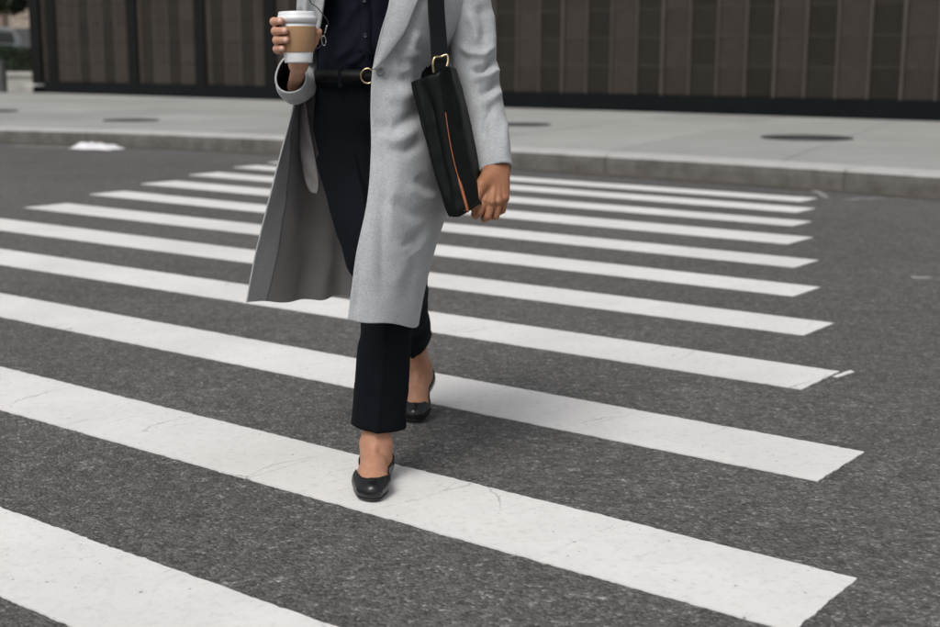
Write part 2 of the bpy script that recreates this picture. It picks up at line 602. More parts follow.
class SDF:
    def __init__(self, h, prims, k=0.01, pad=0.02):
        pts = []
        for p in prims:
            if p[0] == 'cap':
                a, b = np.array(p[1]), np.array(p[2])
                m = max(p[3], p[4])
                pts += [a - m, a + m, b - m, b + m]
            else:
                a = np.array(p[1])
                m = max(p[2])
                pts += [a - m, a + m]
        lo, hi = np.min(pts, 0) - pad, np.max(pts, 0) + pad
        self.h, self.lo = h, lo
        self.n = np.ceil((hi - lo) / h).astype(int) + 1
        self.ax = [lo[i] + h * np.arange(self.n[i]) for i in range(3)]
        D = np.full(self.n, 1.0)
        for p in prims:
            kk = p[-1] if isinstance(p[-1], dict) else {}
            k_ = kk.get('k', k)
            if p[0] == 'cap':
                a, b = np.array(p[1], float), np.array(p[2], float)
                m = max(p[3], p[4]) + pad
                l2, h2 = np.minimum(a, b) - m, np.maximum(a, b) + m
            else:
                a = np.array(p[1], float)
                m = max(p[2]) + pad
                l2, h2 = a - m, a + m
            s = tuple(slice(max(0, int((l2[i] - lo[i]) / h)), min(self.n[i], int((h2[i] - lo[i]) / h) + 2)) for i in range(3))
            X, Y, Z = np.meshgrid(self.ax[0][s[0]], self.ax[1][s[1]], self.ax[2][s[2]], indexing='ij')
            if p[0] == 'cap':
                ab = b - a
                tt = np.clip(((X - a[0]) * ab[0] + (Y - a[1]) * ab[1] + (Z - a[2]) * ab[2]) / max(ab @ ab, 1e-12), 0, 1)
                d = np.sqrt((X - a[0] - tt * ab[0]) ** 2 + (Y - a[1] - tt * ab[1]) ** 2 + (Z - a[2] - tt * ab[2]) ** 2) - (p[3] + tt * (p[4] - p[3]))
            else:
                r = np.array(p[2], float)
                dx, dy, dz = X - a[0], Y - a[1], Z - a[2]
                if 'rot' in kk:      # rotation matrix world->local
                    M = kk['rot']
                    dx, dy, dz = (M[0][0] * dx + M[0][1] * dy + M[0][2] * dz, M[1][0] * dx + M[1][1] * dy + M[1][2] * dz, M[2][0] * dx + M[2][1] * dy + M[2][2] * dz)
                k0 = np.sqrt((dx / r[0]) ** 2 + (dy / r[1]) ** 2 + (dz / r[2]) ** 2)
                k1 = np.sqrt((dx / r[0] ** 2) ** 2 + (dy / r[1] ** 2) ** 2 + (dz / r[2] ** 2) ** 2) + 1e-9
                d = k0 * (k0 - 1) / k1
            if kk.get('sub'):
                D[s] = -smin(-D[s], d, k_)
            else:
                D[s] = smin(D[s], d, k_)
        self.D = D

    def grid(self):
        return np.meshgrid(*self.ax, indexing='ij')

    def mesh(self, D=None):
        D = self.D if D is None else D
        n = np.array(D.shape) - 1
        ins = D < 0
        cs = [(dx, dy, dz) for dx in (0, 1) for dy in (0, 1) for dz in (0, 1)]
        sl = lambda c: tuple(slice(c[i], c[i] + n[i]) for i in range(3))
        cnt = sum(ins[sl(c)].astype(int) for c in cs)
        act = (cnt > 0) & (cnt < 8)
        idx = -np.ones(tuple(n), int)
        cells = np.argwhere(act)
        idx[act] = np.arange(len(cells))
        acc = np.zeros((len(cells), 3))
        num = np.zeros(len(cells))
        for a in cs:
            for ax in range(3):
                if a[ax]:
                    continue
                b = list(a); b[ax] = 1
                va = D[tuple((cells + a).T)]
                vb = D[tuple((cells + b).T)]
                m = (va < 0) != (vb < 0)
                tt = np.where(m, va / np.where(m, va - vb, 1), 0)
                p = cells + np.array(a, float)
                p[:, ax] += tt
                acc += np.where(m[:, None], p, 0)
                num += m
        V = self.lo + self.h * acc / num[:, None]
        F = []
        for ax in range(3):
            o1, o2 = (ax + 1) % 3, (ax + 2) % 3
            s0 = [slice(None)] * 3; s1 = [slice(None)] * 3
            s0[ax] = slice(0, -1); s1[ax] = slice(1, None)
            A, B = ins[tuple(s0)], ins[tuple(s1)]
            for flip, m in ((False, A & ~B), (True, ~A & B)):
                e = np.argwhere(m)
                e = e[(e[:, o1] > 0) & (e[:, o2] > 0) & (e[:, o1] < n[o1]) & (e[:, o2] < n[o2])]
                q = []
                for d1, d2 in ((0, 0), (1, 0), (1, 1), (0, 1)):
                    c = e.copy(); c[:, o1] -= 1 - d1; c[:, o2] -= 1 - d2
                    q.append(idx[tuple(c.T)])
                q = np.stack(q, 1)
                if flip:
                    q = q[:, ::-1]
                F.append(q)
        F = np.vstack(F)
        F = F[(F >= 0).all(1)]
        return V, F


def join_parts(parts):
    V, F, off = [], [], 0
    for v, f in parts:
        V.append(np.asarray(v)); F += [tuple(int(i) + off for i in q) for q in f]
        off += len(v)
    return np.vstack(V), F


# ================================================================== SETTING
YAW = R(37.2)
DIR = np.array([math.cos(YAW), -math.sin(YAW)])     # along the road
NOR = np.array([math.sin(YAW), math.cos(YAW)])      # across it, away from the camera


def road_pt(s, n):
    q = DIR * s + NOR * n
    return float(q[0]), float(q[1])


road = mesh_obj('road', [(-400, -400, 0), (400, -400, 0), (400, 600, 0), (-400, 600, 0)], [(0, 1, 2, 3)], 'asphalt')
tag(road, kind='structure')

# crosswalk stripes: s_left, s_right, near_left, near_right, far_left, far_right
STR = [(-6.3, -0.55, 1.372, 1.352, 1.672, 1.648), (-6.65, -0.885, 2.185, 2.150, 2.505, 2.470), (-7.0, -1.198, 2.995, 3.022, 3.318, 3.337),
       (-7.4, -1.61, 3.790, 3.884, 4.130, 4.197), (-7.75, -1.95, 4.61, 4.694, 4.968, 4.994), (-8.12, -2.333, 5.455, 5.478, 5.815, 5.78),
       (-8.55, -2.675, 6.33, 6.274, 6.665, 6.588), (-8.95, -3.07, 7.155, 7.086, 7.53, 7.45), (-9.33, -3.397, 8.005, 7.91, 8.37, 8.21),
       (-9.67, -3.697, 8.864, 8.655, 9.19, 8.985), (-9.86, -3.97, 9.51, 9.37, 9.84, 9.68)]


def paint_patch(name, corners, parent, jag=0.0017, step=0.011, z=0.004, mat='road_paint'):
    """polygon with slightly ragged edges, a thin slab of paint"""
    pts = []
    C = [np.array(c) for c in corners]
    for a, b in zip(C, C[1:] + C[:1]):
        L = np.linalg.norm(b - a)
        k = max(2, int(L / step))
        e = (b - a) / L
        nn = np.array([-e[1], e[0]])
        w = 0.0
        for i in range(k):
            w = 0.35 * w + random.gauss(0, jag * 0.7)
            if random.random() < 0.012:
                w += random.choice((-1, 1)) * jag * 2.5
            pts.append(a + (b - a) * (i / k) + nn * (0 if i == 0 else w))
    n = len(pts)
    V = [(p[0], p[1], z) for p in pts] + [(p[0], p[1], 0.0008) for p in pts]
    F = [tuple(range(n))] + [(i, i + n, (i + 1) % n + n, (i + 1) % n) for i in range(n)]
    return mesh_obj(name, V, F, mat, parent)


for s0, s1, nl, nr, fl, fr in STR:
    paint_patch('crosswalk_stripe', [road_pt(s0, nl), road_pt(s1, nr), road_pt(s1, fr), road_pt(s0, fl)], road)
# slivers and smudges of old paint
paint_patch('paint_sliver', [(1.228, 4.235), (1.305, 4.315), (1.298, 4.335), (1.215, 4.25)], road, 0.002)
for q in ([(2.16, 6.30), (2.24, 6.28), (2.25, 6.35), (2.17, 6.37)], [(2.62, 6.12), (2.70, 6.09), (2.71, 6.15), (2.63, 6.18)],
          [(2.10, 5.50), (2.22, 5.45), (2.23, 5.51), (2.11, 5.55)], [(2.76, 10.2), (2.82, 10.16), (2.88, 10.9), (2.83, 10.92)],
          [(2.88, 10.0), (3.22, 10.16), (3.21, 10.20), (2.87, 10.05)], [(-5.60, 16.02), (-4.75, 15.72), (-4.72, 15.84), (-5.58, 16.14)]):
    paint_patch('paint_smudge', q, road, 0.02, 0.03, 0.003, 'worn_paint')

# kerb line (front face at road level), gently curved
KERB = [(-60, 24.5), (-30, 21.6), (-16, 19.2), (-9.5, 17.75), (-5.975, 16.68), (-3.752, 15.80), (-1.6, 14.45), (0.488, 12.93), (1.564, 12.07),
        (2.645, 11.13), (3.70, 10.12), (5.2, 8.55), (7.2, 6.2), (9.5, 3.0), (13, -3), (17, -12)]
KC = cr([(x, y, 0) for x, y in KERB], 900)[:, :2]
seg = np.linalg.norm(np.diff(KC, axis=0), axis=1)
KS = np.concatenate([[0], np.cumsum(seg)])


def kerb_at(s):
    x = np.interp(s, KS, KC[:, 0]); y = np.interp(s, KS, KC[:, 1])
    x2 = np.interp(s + 0.05, KS, KC[:, 0]); y2 = np.interp(s + 0.05, KS, KC[:, 1])
    d = np.array([x2 - x, y2 - y]); d /= np.linalg.norm(d) + 1e-9
    return np.array([x, y]), d, np.array([-d[1], d[0]])


# gutter strip
ss = np.linspace(20, KS[-1] - 8, 160)
V, F = [], []
for s in ss:
    p, d, n = kerb_at(s)
    w = 0.20 + 0.05 * math.sin(s * 1.7) + random.uniform(-.03, .03)
    for q in (p - n * w, p + n * 0.05):
        V.append((q[0], q[1], 0.004))
F = [(2 * i, 2 * i + 2, 2 * i + 3, 2 * i + 1) for i in range(len(ss) - 1)]
tag(mesh_obj('gutter', V, F, 'gutter'), kind='structure')

kerb = empty('kerb', (0, 0, 0))
tag(kerb, kind='structure')
KW, KH = 0.40, 0.180
s = 20.0
while s < KS[-1] - 8:
    L = 2.4
    a, b = s + 0.004, s + L - 0.004
    V, F = [], []
    m = 7
    for i in range(m):
        p, d, n = kerb_at(a + (b - a) * i / (m - 1))
        prof = [(0, -0.1), (0.0, 0.10), (0.008, KH - 0.022), (0.03, KH), (KW, KH + 0.004), (KW, -0.1)]
        for off, z in prof:
            q = p + n * off
            V.append((q[0], q[1], z))
    k = 6
    for i in range(m - 1):
        for j in range(k - 1):
            F.append((i * k + j, (i + 1) * k + j, (i + 1) * k + j + 1, i * k + j + 1))
    F += [tuple(range(k)), tuple((m - 1) * k + j for j in range(k - 1, -1, -1))]
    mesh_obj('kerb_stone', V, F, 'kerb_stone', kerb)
    s += L

# pavement: base sheet and individually laid slabs
ring = [kerb_at(s_)[0] + kerb_at(s_)[2] * (KW - 0.02) for s_ in np.linspace(1, KS[-1] - 1, 120)]
V = [(p[0], p[1], 0.10) for p in ring] + [(40, -12, 0.10), (140, 60, 0.10), (60, 140, 0.10), (-120, 120, 0.10), (-120, 32, 0.10)]
sidewalk = mesh_obj('sidewalk', V, [tuple(range(len(V)))], 'concrete')
tag(sidewalk, kind='structure')
JD = np.array([0.40, 0.915]); JD /= np.linalg.norm(JD)
s = 24.0
scols = []
while s < KS[-1] - 10:
    scols.append(s); s += 1.86
for a, b in zip(scols[:-1], scols[1:]):
    for j in range(9):
        q = []
        for s_, sg in ((a, 1), (b, -1)):
            p, d, n = kerb_at(s_)
            p = p + d * 0.006 * sg
            t0 = (KW + 0.012) / max(0.3, float(n @ JD)) + j * 2.3 + (0.006 if j else 0)
            t1 = (KW + 0.012) / max(0.3, float(n @ JD)) + (j + 1) * 2.3 - 0.006
            q.append((p + JD * t0, p + JD * t1))
        (A0, A1), (B0, B1) = q
        zz = 0.180 + random.uniform(-0.0015, 0.0015)
        V = [(A0[0], A0[1], zz), (B0[0], B0[1], zz), (B1[0], B1[1], zz), (A1[0], A1[1], zz)]
        V += [(x, y, 0.06) for x, y, _ in V]
        mesh_obj('slab', V, [(0, 1, 2, 3), (0, 4, 5, 1), (1, 5, 6, 2), (2, 6, 7, 3), (3, 7, 4, 0)], 'concrete', sidewalk)


def manhole(loc, r, label):
    o = empty('manhole_cover', loc)
    tag(o, label, 'manhole cover', 'covers set in the pavement')
    V, F = lathe([(r * 0.93, 0.0), (r * 0.93, 0.010), (r, 0.010), (r, -0.004)], 40)
    mesh_obj('frame', V, F, 'iron', o)
    prof = [(0.0001, 0.012)]
    k = max(3, int(r / 0.09))
    for i in range(k):
        a, b = r * 0.9 * i / k, r * 0.9 * (i + 1) / k
        prof += [(a + 0.01, 0.013), (b - 0.025, 0.013), (b - 0.02, 0.006), (b - 0.003, 0.006)]
    prof += [(r * 0.915, 0.012), (r * 0.915, -0.004)]
    V, F = lathe(prof, 40)
    mesh_obj('lid', V, F, 'iron', o)
    return o


manhole((3.88, 15.20, 0.183), 0.52, 'large round black cover in the pavement right of the walking person')
manhole((-4.92, 19.1, 0.183), 0.40, 'round dark cover in the pavement above the white litter')
manhole((0.66, 18.2, 0.183), 0.45, 'round dark cover in the pavement beside the grey coat sleeve')
manhole((-8.15, 22.4, 0.183), 0.45, 'dark cover in the pavement at the left edge of the picture')

# ------------------------------------------------------------------ dark panelled building
WA = np.array([7.059, 19.828])
WD = np.array([-0.7635, 0.6458])            # along the front, to the left
WN = np.array([0.6458, 0.7635])             # into the building
BAY = 0.535
bld = empty('building', (float(WA[0]), float(WA[1]), 0.16), math.atan2(-WD[1], -WD[0]))
tag(bld, 'long dark bronze metal clad building with black plinth along the pavement', 'building')
# local frame: +x to the right along the front, +y into the building, z up; the corner is at x=-24.67
XL, XR, BH = -24.67, 9.6, 7.5
v, f = box(XL + 0.05, 0.10, 0.0, XR, 14, BH)
mesh_obj('wall', v, f, 'mullion_dark', bld)
v, f = box(XL - 0.02, -0.05, -0.02, XR + 0.1, 0.095, 0.315)
bevel(mesh_obj('plinth', v, f, 'plinth_black', bld), 0.008)
v, f = box(XL - 0.06, -0.10, BH, XR + 0.1, 14.1, BH + 0.3)
mesh_obj('parapet', v, f, 'mullion_dark', bld)
# shared meshes for panels and mullions
def shared(name, vf, mat):
    me = bpy.data.meshes.new(name)
    me.from_pydata(vf[0], [], vf[1])
    me.materials.append(MAT[mat])
    return me


def place(name, me, parent, loc):
    o = bpy.data.objects.new(name, me)
    link(o, parent)
    o.location = loc
    return o


PH = 0.49
pan = {k: shared('panel', box(-BAY / 2 + 0.016, 0.055, 0.006, BAY / 2 - 0.016, 0.10, PH - 0.006), k) for k in ('panel_brown', 'panel_dark')}
tall = {k: shared('upper_panel', box(-BAY / 2 + 0.016, 0.055, 0.006, BAY / 2 - 0.016, 0.10, BH - 0.33 - PH * 5), k) for k in ('panel_brown', 'panel_dark')}
mul_a = shared('mullion', box(-0.015, 0.015, 0.32, 0.015, 0.102, BH - 0.01), 'mullion_bronze')
mul_b = shared('mullion', box(-0.024, 0.005, 0.32, 0.024, 0.102, BH - 0.01), 'mullion_bronze')
pil = shared('pilaster', box(-0.19, 0.0, 0.316, 0.19, 0.104, BH - 0.01), 'mullion_dark')
trim = shared('joint_trim', box(-BAY / 2 + 0.024, 0.045, -0.006, BAY / 2 - 0.024, 0.07, 0.006), 'mullion_bronze')
nb = int((XR - XL) / BAY)
PIL = [-15.1, -17.57, -20.21, -23.74]
off0 = -0.11
k = 0
x = off0 + BAY * 17
while x > XL + 0.2:
    near = any(abs(x - p) < 0.30 for p in PIL)
    left = x < -13.0
    if not near:
        place('mullion', mul_b if k % 4 == 2 else mul_a, bld, (x, 0, 0)) if not left else place('mullion', mul_a, bld, (x, 0.035, 0))
    cxp = x - BAY / 2
    if cxp - BAY / 2 > XL - 0.1:
        dark = (k % 2 == 0)
        if left:
            dark = (k % 5 in (1, 3))
        for r_ in range(5):
            key = 'panel_dark' if dark else 'panel_brown'
            place('panel', pan[key], bld, (cxp, random.uniform(-0.003, 0.003), 0.32 + r_ * PH))
            if not left and r_:
                place('joint_trim', trim, bld, (cxp, 0, 0.32 + r_ * PH))
        place('upper_panel', tall['panel_dark' if dark else 'panel_brown'], bld, (cxp, 0, 0.32 + 5 * PH))
    x -= BAY
    k += 1
for p in PIL:
    place('pilaster', pil, bld, (p, 0, 0))
v, f = box(XL - 0.03, -0.04, 0.316, XL + 0.42, 0.11, BH - 0.02)
mesh_obj('corner_post', v, f, 'mullion_dark', bld)
v, f = box(XL - 0.03, -0.30, 0.20, XL + 0.55, -0.052, 0.25)
mesh_obj('ledge', v, f, 'stone_pale', bld)

# ------------------------------------------------------------------ far left corner
planter = empty('planter_wall', (-15.9, 36.6, 0.16))
tag(planter, 'low pale stone planter wall in front of the dark hedge', 'planter')
v, f = box(-4, 0, 0, 3.9, 0.35, 0.45)
mesh_obj('wall', v, f, 'stone_pale', planter)
v, f = box(-4.05, -0.06, 0.45, 3.95, 0.41, 0.56)
mesh_obj('coping', v, f, 'stone_pale', planter)
v, f = box(-4, 0.352, 0, 3.9, 2.4, 0.47)
mesh_obj('soil', v, f, 'soil', planter)


def leaf_cloud(n, pick, size, seed):
    r2 = random.Random(seed)
    V, F = [], []
    for _ in range(n):
        c = Vector(pick(r2))
        q = Vector((r2.gauss(0, 1), r2.gauss(0, 1), r2.gauss(0, 1))).to_track_quat('Z', 'Y')
        l, w = size * r2.uniform(0.7, 1.3), size * r2.uniform(0.35, 0.6)
        b = len(V)
        for a_, b_, c_ in ((-l, 0, 0), (0, -w, w * 0.3), (l, 0, 0), (0, w, w * 0.3)):
            V.append(tuple(c + q @ Vector((a_, b_, c_))))
        F.append((b, b + 1, b + 2, b + 3))
    return V, F


hedge = empty('hedge', (-15.9, 37.9, 0.63))
tag(hedge, 'dark green clipped hedge behind the low pale wall', 'hedge')


def hp(r2):
    x, y, z = r2.uniform(-3.9, 3.8), r2.uniform(-0.75, 0.75), r2.random() ** 0.6 * 0.80
    if r2.random() < 0.7:
        y = -0.75 + abs(r2.gauss(0, 0.12))
    z *= 1 + 0.06 * math.sin(x * 3.1)
    return x, y, z


v, f = leaf_cloud(9000, hp, 0.05, 3)
mesh_obj('foliage', v, f, 'hedge_leaf', hedge)
v, f = box(-3.8, -0.6, 0, 3.7, 0.6, 0.66)
mesh_obj('twigs', v, f, 'bark', hedge)

post = empty('bollard', (-12.78, 35.9, 0.16))
tag(post, 'dark grey square bollard at the left edge before the planter wall', 'bollard')
v, f = box(-0.17, -0.17, 0, 0.17, 0.17, 0.80)
bevel(mesh_obj('shaft', v, f, 'post_metal', post), 0.02)
v, f = box(-0.185, -0.185, 0.80, 0.185, 0.185, 0.85)
bevel(mesh_obj('cap', v, f, 'post_metal', post), 0.015)

# white van behind the hedge
v, f = box(-60, 40.2, 0.05, -10.5, 66, 0.45)
tag(mesh_obj('side_street', v, f, 'asphalt'), kind='structure')
van = empty('parked_car', (-16.62, 42.0, 0.454), R(-90))
tag(van, 'white car parked behind the hedge at the left edge', 'car')
prof = [(0, 0.30), (0.02, 0.80), (0.30, 0.98), (1.05, 1.12), (1.75, 1.58), (2.10, 1.66), (3.9, 1.64), (4.45, 1.40), (4.6, 0.9), (4.6, 0.30)]
V, F = [], []
for w, sh in ((-0.92, 0.0), (-0.86, 1.0), (0.86, 1.0), (0.92, 0.0)):
    for px_, pz in prof:
        V.append((-px_, w * (1 - 0.06 * max(0, pz - 1.2)) if not sh else w * (1 - 0.06 * max(0, pz - 1.2)), pz + (0.03 if sh and pz > 0.9 else 0)))
n = len(prof)
for a in range(3):
    for i in range(n - 1):
        F.append((a * n + i, a * n + i + 1, (a + 1) * n + i + 1, (a + 1) * n + i))
F += [tuple(range(n - 1, -1, -1)), tuple(3 * n + i for i in range(n))]
F.append((0, n, 2 * n, 3 * n)); F.append((n - 1, 4 * n - 1, 3 * n - 1, 2 * n - 1))
bevel(mesh_obj('body', V, F, 'car_paint', van, False), 0.04, 3)
mesh_obj('windscreen', [(-1.10, -0.80, 1.150), (-1.10, 0.80, 1.150), (-1.72, 0.76, 1.560), (-1.72, -0.76, 1.560)], [(0, 1, 2, 3)], 'window_glass', van).location = (0.022, 0, 0.045)
for sd in (-1, 1):
    yy = sd * 0.928
    mesh_obj('side_window', [(-1.45, yy, 1.15), (-1.85, yy * .985, 1.52), (-3.7, yy * .985, 1.52), (-3.9, yy, 1.15)], [(0, 1, 2, 3)], 'window_glass', van)
    v, f = box(-0.02, sd * 0.62 - 0.18, 0.62, 0.035, sd * 0.62 + 0.18, 0.78)
    bevel(mesh_obj('headlight', v, f, 'lamp_glass', van), 0.02)
    for xx in (-0.95, -3.9):
        V, F = lathe([(0.001, -0.1), (0.20, -0.1), (0.31, -0.11), (0.34, -0.08), (0.34, 0.08), (0.31, 0.11), (0.20, 0.1), (0.001, 0.1)], 28)
        w = mesh_obj('wheel', [(a, c, b) for a, b, c in V], F, 'car_black', van, True)
        w.location = (xx, sd * 0.84, 0.34)

# far beige building
far = empty('far_building', (-26.5, 72, 0.0), R(4))
tag(far, 'beige stone building with brown columns far behind the hedge', 'building')
v, f = box(-16, 0.3, 0, 7, 10, 14)
mesh_obj('wall', v, f, 'stone_beige', far)
v, f = box(-16.1, -0.15, 0, 7.1, 0.298, 2.75)
mesh_obj('base', v, f, 'grey_panel', far)
for i in range(9):
    xx = -14.6 + i * 2.45
    for cx_ in (xx + 0.55, xx + 1.15):
        v, f = box(cx_ - 0.11, 0.0, 2.752, cx_ + 0.11, 0.297, 9)
        mesh_obj('column', v, f, 'stone_brown', far)
    v, f = box(xx + 0.45, 0.24, 5.2, xx + 1.9, 0.296, 7.6)
    mesh_obj('window', v, f, 'window_glass', far)
v, f = box(-16.1, -0.2, 9.0, 7.1, 0.296, 9.5)
mesh_obj('cornice', v, f, 'stone_pale', far)

# street tree at the far left, its crown hanging into the frame
tree = empty('street_tree', (-15.5, 41.5, 0.16))
tag(tree, 'dark leafy tree with low hanging branches at the top left corner', 'tree')
parts = []
def limb(p, r):
    G = tube_grid(p, r, 8, 14)
    return G.reshape(-1, 3), grid_faces(14, 8, True)
parts.append(limb([(0, 0, -0.1), (0.05, 0, 1.4), (0.0, 0.1, 3.0), (0.1, 0.1, 5.2)], [(0.17, 0.17), (0.14, 0.14), (0.12, 0.12), (0.05, 0.05)]))
clumps = []
for i in range(14):
    a = i * 2.4
    z0 = 2.5 + i * 0.17
    L = 1.7 + 0.5 * math.sin(i * 3.3)
    e = (math.cos(a) * L, math.sin(a) * L, z0 + 0.4 + 0.5 * random.random())
    parts.append(limb([(0.02, 0.05, z0), (e[0] * 0.5, e[1] * 0.5, z0 + 0.45), e], [(0.05, 0.05), (0.035, 0.035), (0.012, 0.012)]))
    for q in range(4):
        clumps.append((e[0] * random.uniform(0.45, 1.15) + random.gauss(0, .2), e[1] * random.uniform(0.45, 1.15) + random.gauss(0, .2), e[2] + random.uniform(-0.45, 0.35), random.uniform(0.28, 0.5)))
for q in range(70):
    clumps.append((random.uniform(-0.6, 1.9), random.uniform(-0.8, 0.6), 2.42 + random.random() ** 1.3 * 1.0, random.uniform(0.14, 0.3)))
V, F = join_parts(parts)
mesh_obj('trunk', V, F, 'bark', tree, True)
def tp(r2):
    c = r2.choice(clumps)
    return c[0] + r2.gauss(0, c[3] * .6), c[1] + r2.gauss(0, c[3] * .6), c[2] + r2.gauss(0, c[3] * .45)
v, f = leaf_cloud(22000, tp, 0.065, 9)
mesh_obj('crown', v, f, 'leaf', tree)

# crumpled white litter by the kerb
nu_, nv_ = 40, 26
G = np.zeros((nv_, nu_, 3))
for i in range(nv_):
    for j in range(nu_):
        a, b = j / (nu_ - 1) - 0.5, i / (nv_ - 1) - 0.5
        G[i, j] = (a * 0.62 + 0.03 * math.sin(b * 9), b * 0.36 + 0.03 * math.sin(a * 11), 0)
hz = 0.030 + 0.022 * np.abs(vnoise(G, 9.0)) + 0.015 * np.abs(vnoise(G + 5, 17.0))
edge = np.minimum(1, 5 * np.minimum.outer(np.minimum(np.arange(nv_), np.arange(nv_)[::-1]) / nv_, np.ones(nu_)))
edge = np.minimum(edge, np.minimum(1, 5 * np.minimum(np.arange(nu_), np.arange(nu_)[::-1]) / nu_)[None, :])
G[..., 2] = 0.006 + hz * edge * (1.0 + 0.4 * (G[..., 0] < 0))
lit = mesh_obj('crumpled_bag', G.reshape(-1, 3), grid_faces(nv_, nu_), 'litter_paper')
lit.location = (-4.42, 15.55, 0.004)
lit.rotation_euler = (0, 0, R(-22))
solidify(lit, 0.003, 0)
tag(lit, 'crumpled white plastic bag lying on the road by the kerb', 'litter')

# ================================================================== PERSON
person = empty('person', (-0.22, 3.34, 0.0))
tag(person, 'person in open grey wool coat walking over the crosswalk, cup in hand', 'person')
OFF = np.array([-0.22, 3.34, 0.0])


def pobj(name, V, F, mats, parent=None, smooth=True, midx=None):
    """a part given in world metres, stored relative to the person"""
    o = mesh_obj(name, np.asarray(V, float) - OFF, F, mats, parent or person, smooth, midx)
    return o


# ---------------- hands
CUP = np.array([-0.3915, 3.020, 1.027])


def around(a, r, z):
    a = R(a)
    return (CUP[0] + r * math.cos(a), CUP[1] - r * math.sin(a), z)


def cup_r(z):
    return 0.031 + (z - 1.027) / 0.095 * 0.012


def chain(pts, rad, k=0.006):
    return [('cap', pts[i], pts[i + 1], rad[i], rad[i + 1], {'k': k}) for i in range(len(pts) - 1)]


wr = (-0.404, 3.113, 1.022)
pr = [('cap', (-0.415, 3.36, 0.985), (-0.425, 3.215, 0.970), 0.026, 0.0195), ('cap', (-0.425, 3.215, 0.970), wr, 0.0195, 0.0155)]
fz = [1.1175, 1.0965, 1.0765, 1.0575]
frad = [0.0092, 0.0095, 0.0090, 0.0080]
for i, z in enumerate(fz):
    rr = cup_r(z) + 0.0015
    m = around(252 - i * 2, rr + 0.019, z - 0.010 + i * 0.002)
    pr.append(('cap', wr, m, 0.016, 0.0118, {'k': 0.012}))
    f_ = frad[i]
    ex = [0.0, 0.001, 0.002, 0.005][i]
    pts = [m, around(205, rr + 0.014 + ex, z - 0.002), around((160, 156, 156, 166)[i], rr + f_ + 0.001 + ex * 0.8, z), around((128, 117, 117, 136)[i], rr + f_ * 0.85, z + 0.001)]
    pr += chain(pts, [f_ * 1.15, f_ * 1.05, f_ * 0.98, f_ * 0.86], 0.004)
rr = cup_r(1.075)
th0 = (-0.398, 3.112, 1.022)
pr.append(('cap', wr, around(282, rr + 0.022, 1.052), 0.017, 0.0125, {'k': 0.012}))
pr += chain([around(282, rr + 0.022, 1.052), around(306, rr + 0.014, 1.075), around(328, rr + 0.0105, 1.090), around(352, rr + 0.0095, 1.0965)], [0.0125, 0.0105, 0.0098, 0.0082], 0.005)
pr.append(('ell', (-0.402, 3.083, 1.062), (0.020, 0.016, 0.030), {'k': 0.012}))
RH = SDF(0.0016, pr, 0.008, 0.012).mesh()

# left hand: hanging, loosely closed, thumb and index finger pinching the bag's edge
wl_ = (0.064, 3.152, 0.792)
pl = [('cap', (0.030, 3.250, 0.93), (0.056, 3.172, 0.825), 0.031, 0.027), ('cap', (0.056, 3.172, 0.825), wl_, 0.027, 0.0250)]
MC = [(0.034, 3.082, 0.7085), (0.051, 3.076, 0.7045), (0.0675, 3.085, 0.7055), (0.0815, 3.100, 0.7120)]
PI = [(0.0215, 3.062, 0.6830), (0.0405, 3.070, 0.6720), (0.0600, 3.082, 0.6720), (0.0765, 3.100, 0.6835)]
DI = [(0.0125, 3.072, 0.6735), (0.0335, 3.096, 0.6640), (0.0535, 3.106, 0.6680), (0.0705, 3.120, 0.6770)]
TI = [(0.0085, 3.086, 0.6760), (0.0330, 3.114, 0.6780), (0.0525, 3.122, 0.6830), (0.0670, 3.132, 0.6900)]
lr = [0.0088, 0.0089, 0.0084, 0.0075]
for i in range(4):
    base = np.array(wl_) + np.array([(-0.012, -0.004, 0), (-0.004, -0.006, 0), (0.005, -0.003, 0), (0.012, 0.002, 0)][i])
    pl.append(('cap', base, MC[i], 0.0200, 0.0112, {'k': 0.010}))
    pl += chain([MC[i], PI[i], DI[i], TI[i]], [lr[i] * 1.18, lr[i] * 1.06, lr[i] * 0.96, lr[i] * 0.85], 0.0018)
    pl.append(('ell', np.array(MC[i]) + (0, -0.006, 0.001), (0.0078, 0.0085, 0.0075), {'k': 0.005}))
pl += [('cap', (0.052, 3.128, 0.768), (0.0265, 3.086, 0.744), 0.023, 0.0165, {'k': 0.013})]
pl += chain([(0.0265, 3.086, 0.744), (0.0115, 3.068, 0.713), (0.0105, 3.068, 0.694), (0.0125, 3.072, 0.677)], [0.0145, 0.0112, 0.0100, 0.0082], 0.005)
pl.append(('ell', (0.056, 3.116, 0.735), (0.030, 0.018, 0.036), {'k': 0.014}))
# tendon lines down the back of the hand
for i in range(4):
    a = np.array(wl_) + (0, -0.020, -0.015)
    pl.append(('cap', a * 0.6 + np.array(MC[i]) * 0.4 + (0, -0.008, 0.004), np.array(MC[i]) + (0, -0.0105, 0.002), 0.0032, 0.0038, {'k': 0.006}))
LH = SDF(0.0016, pl, 0.008, 0.012).mesh()

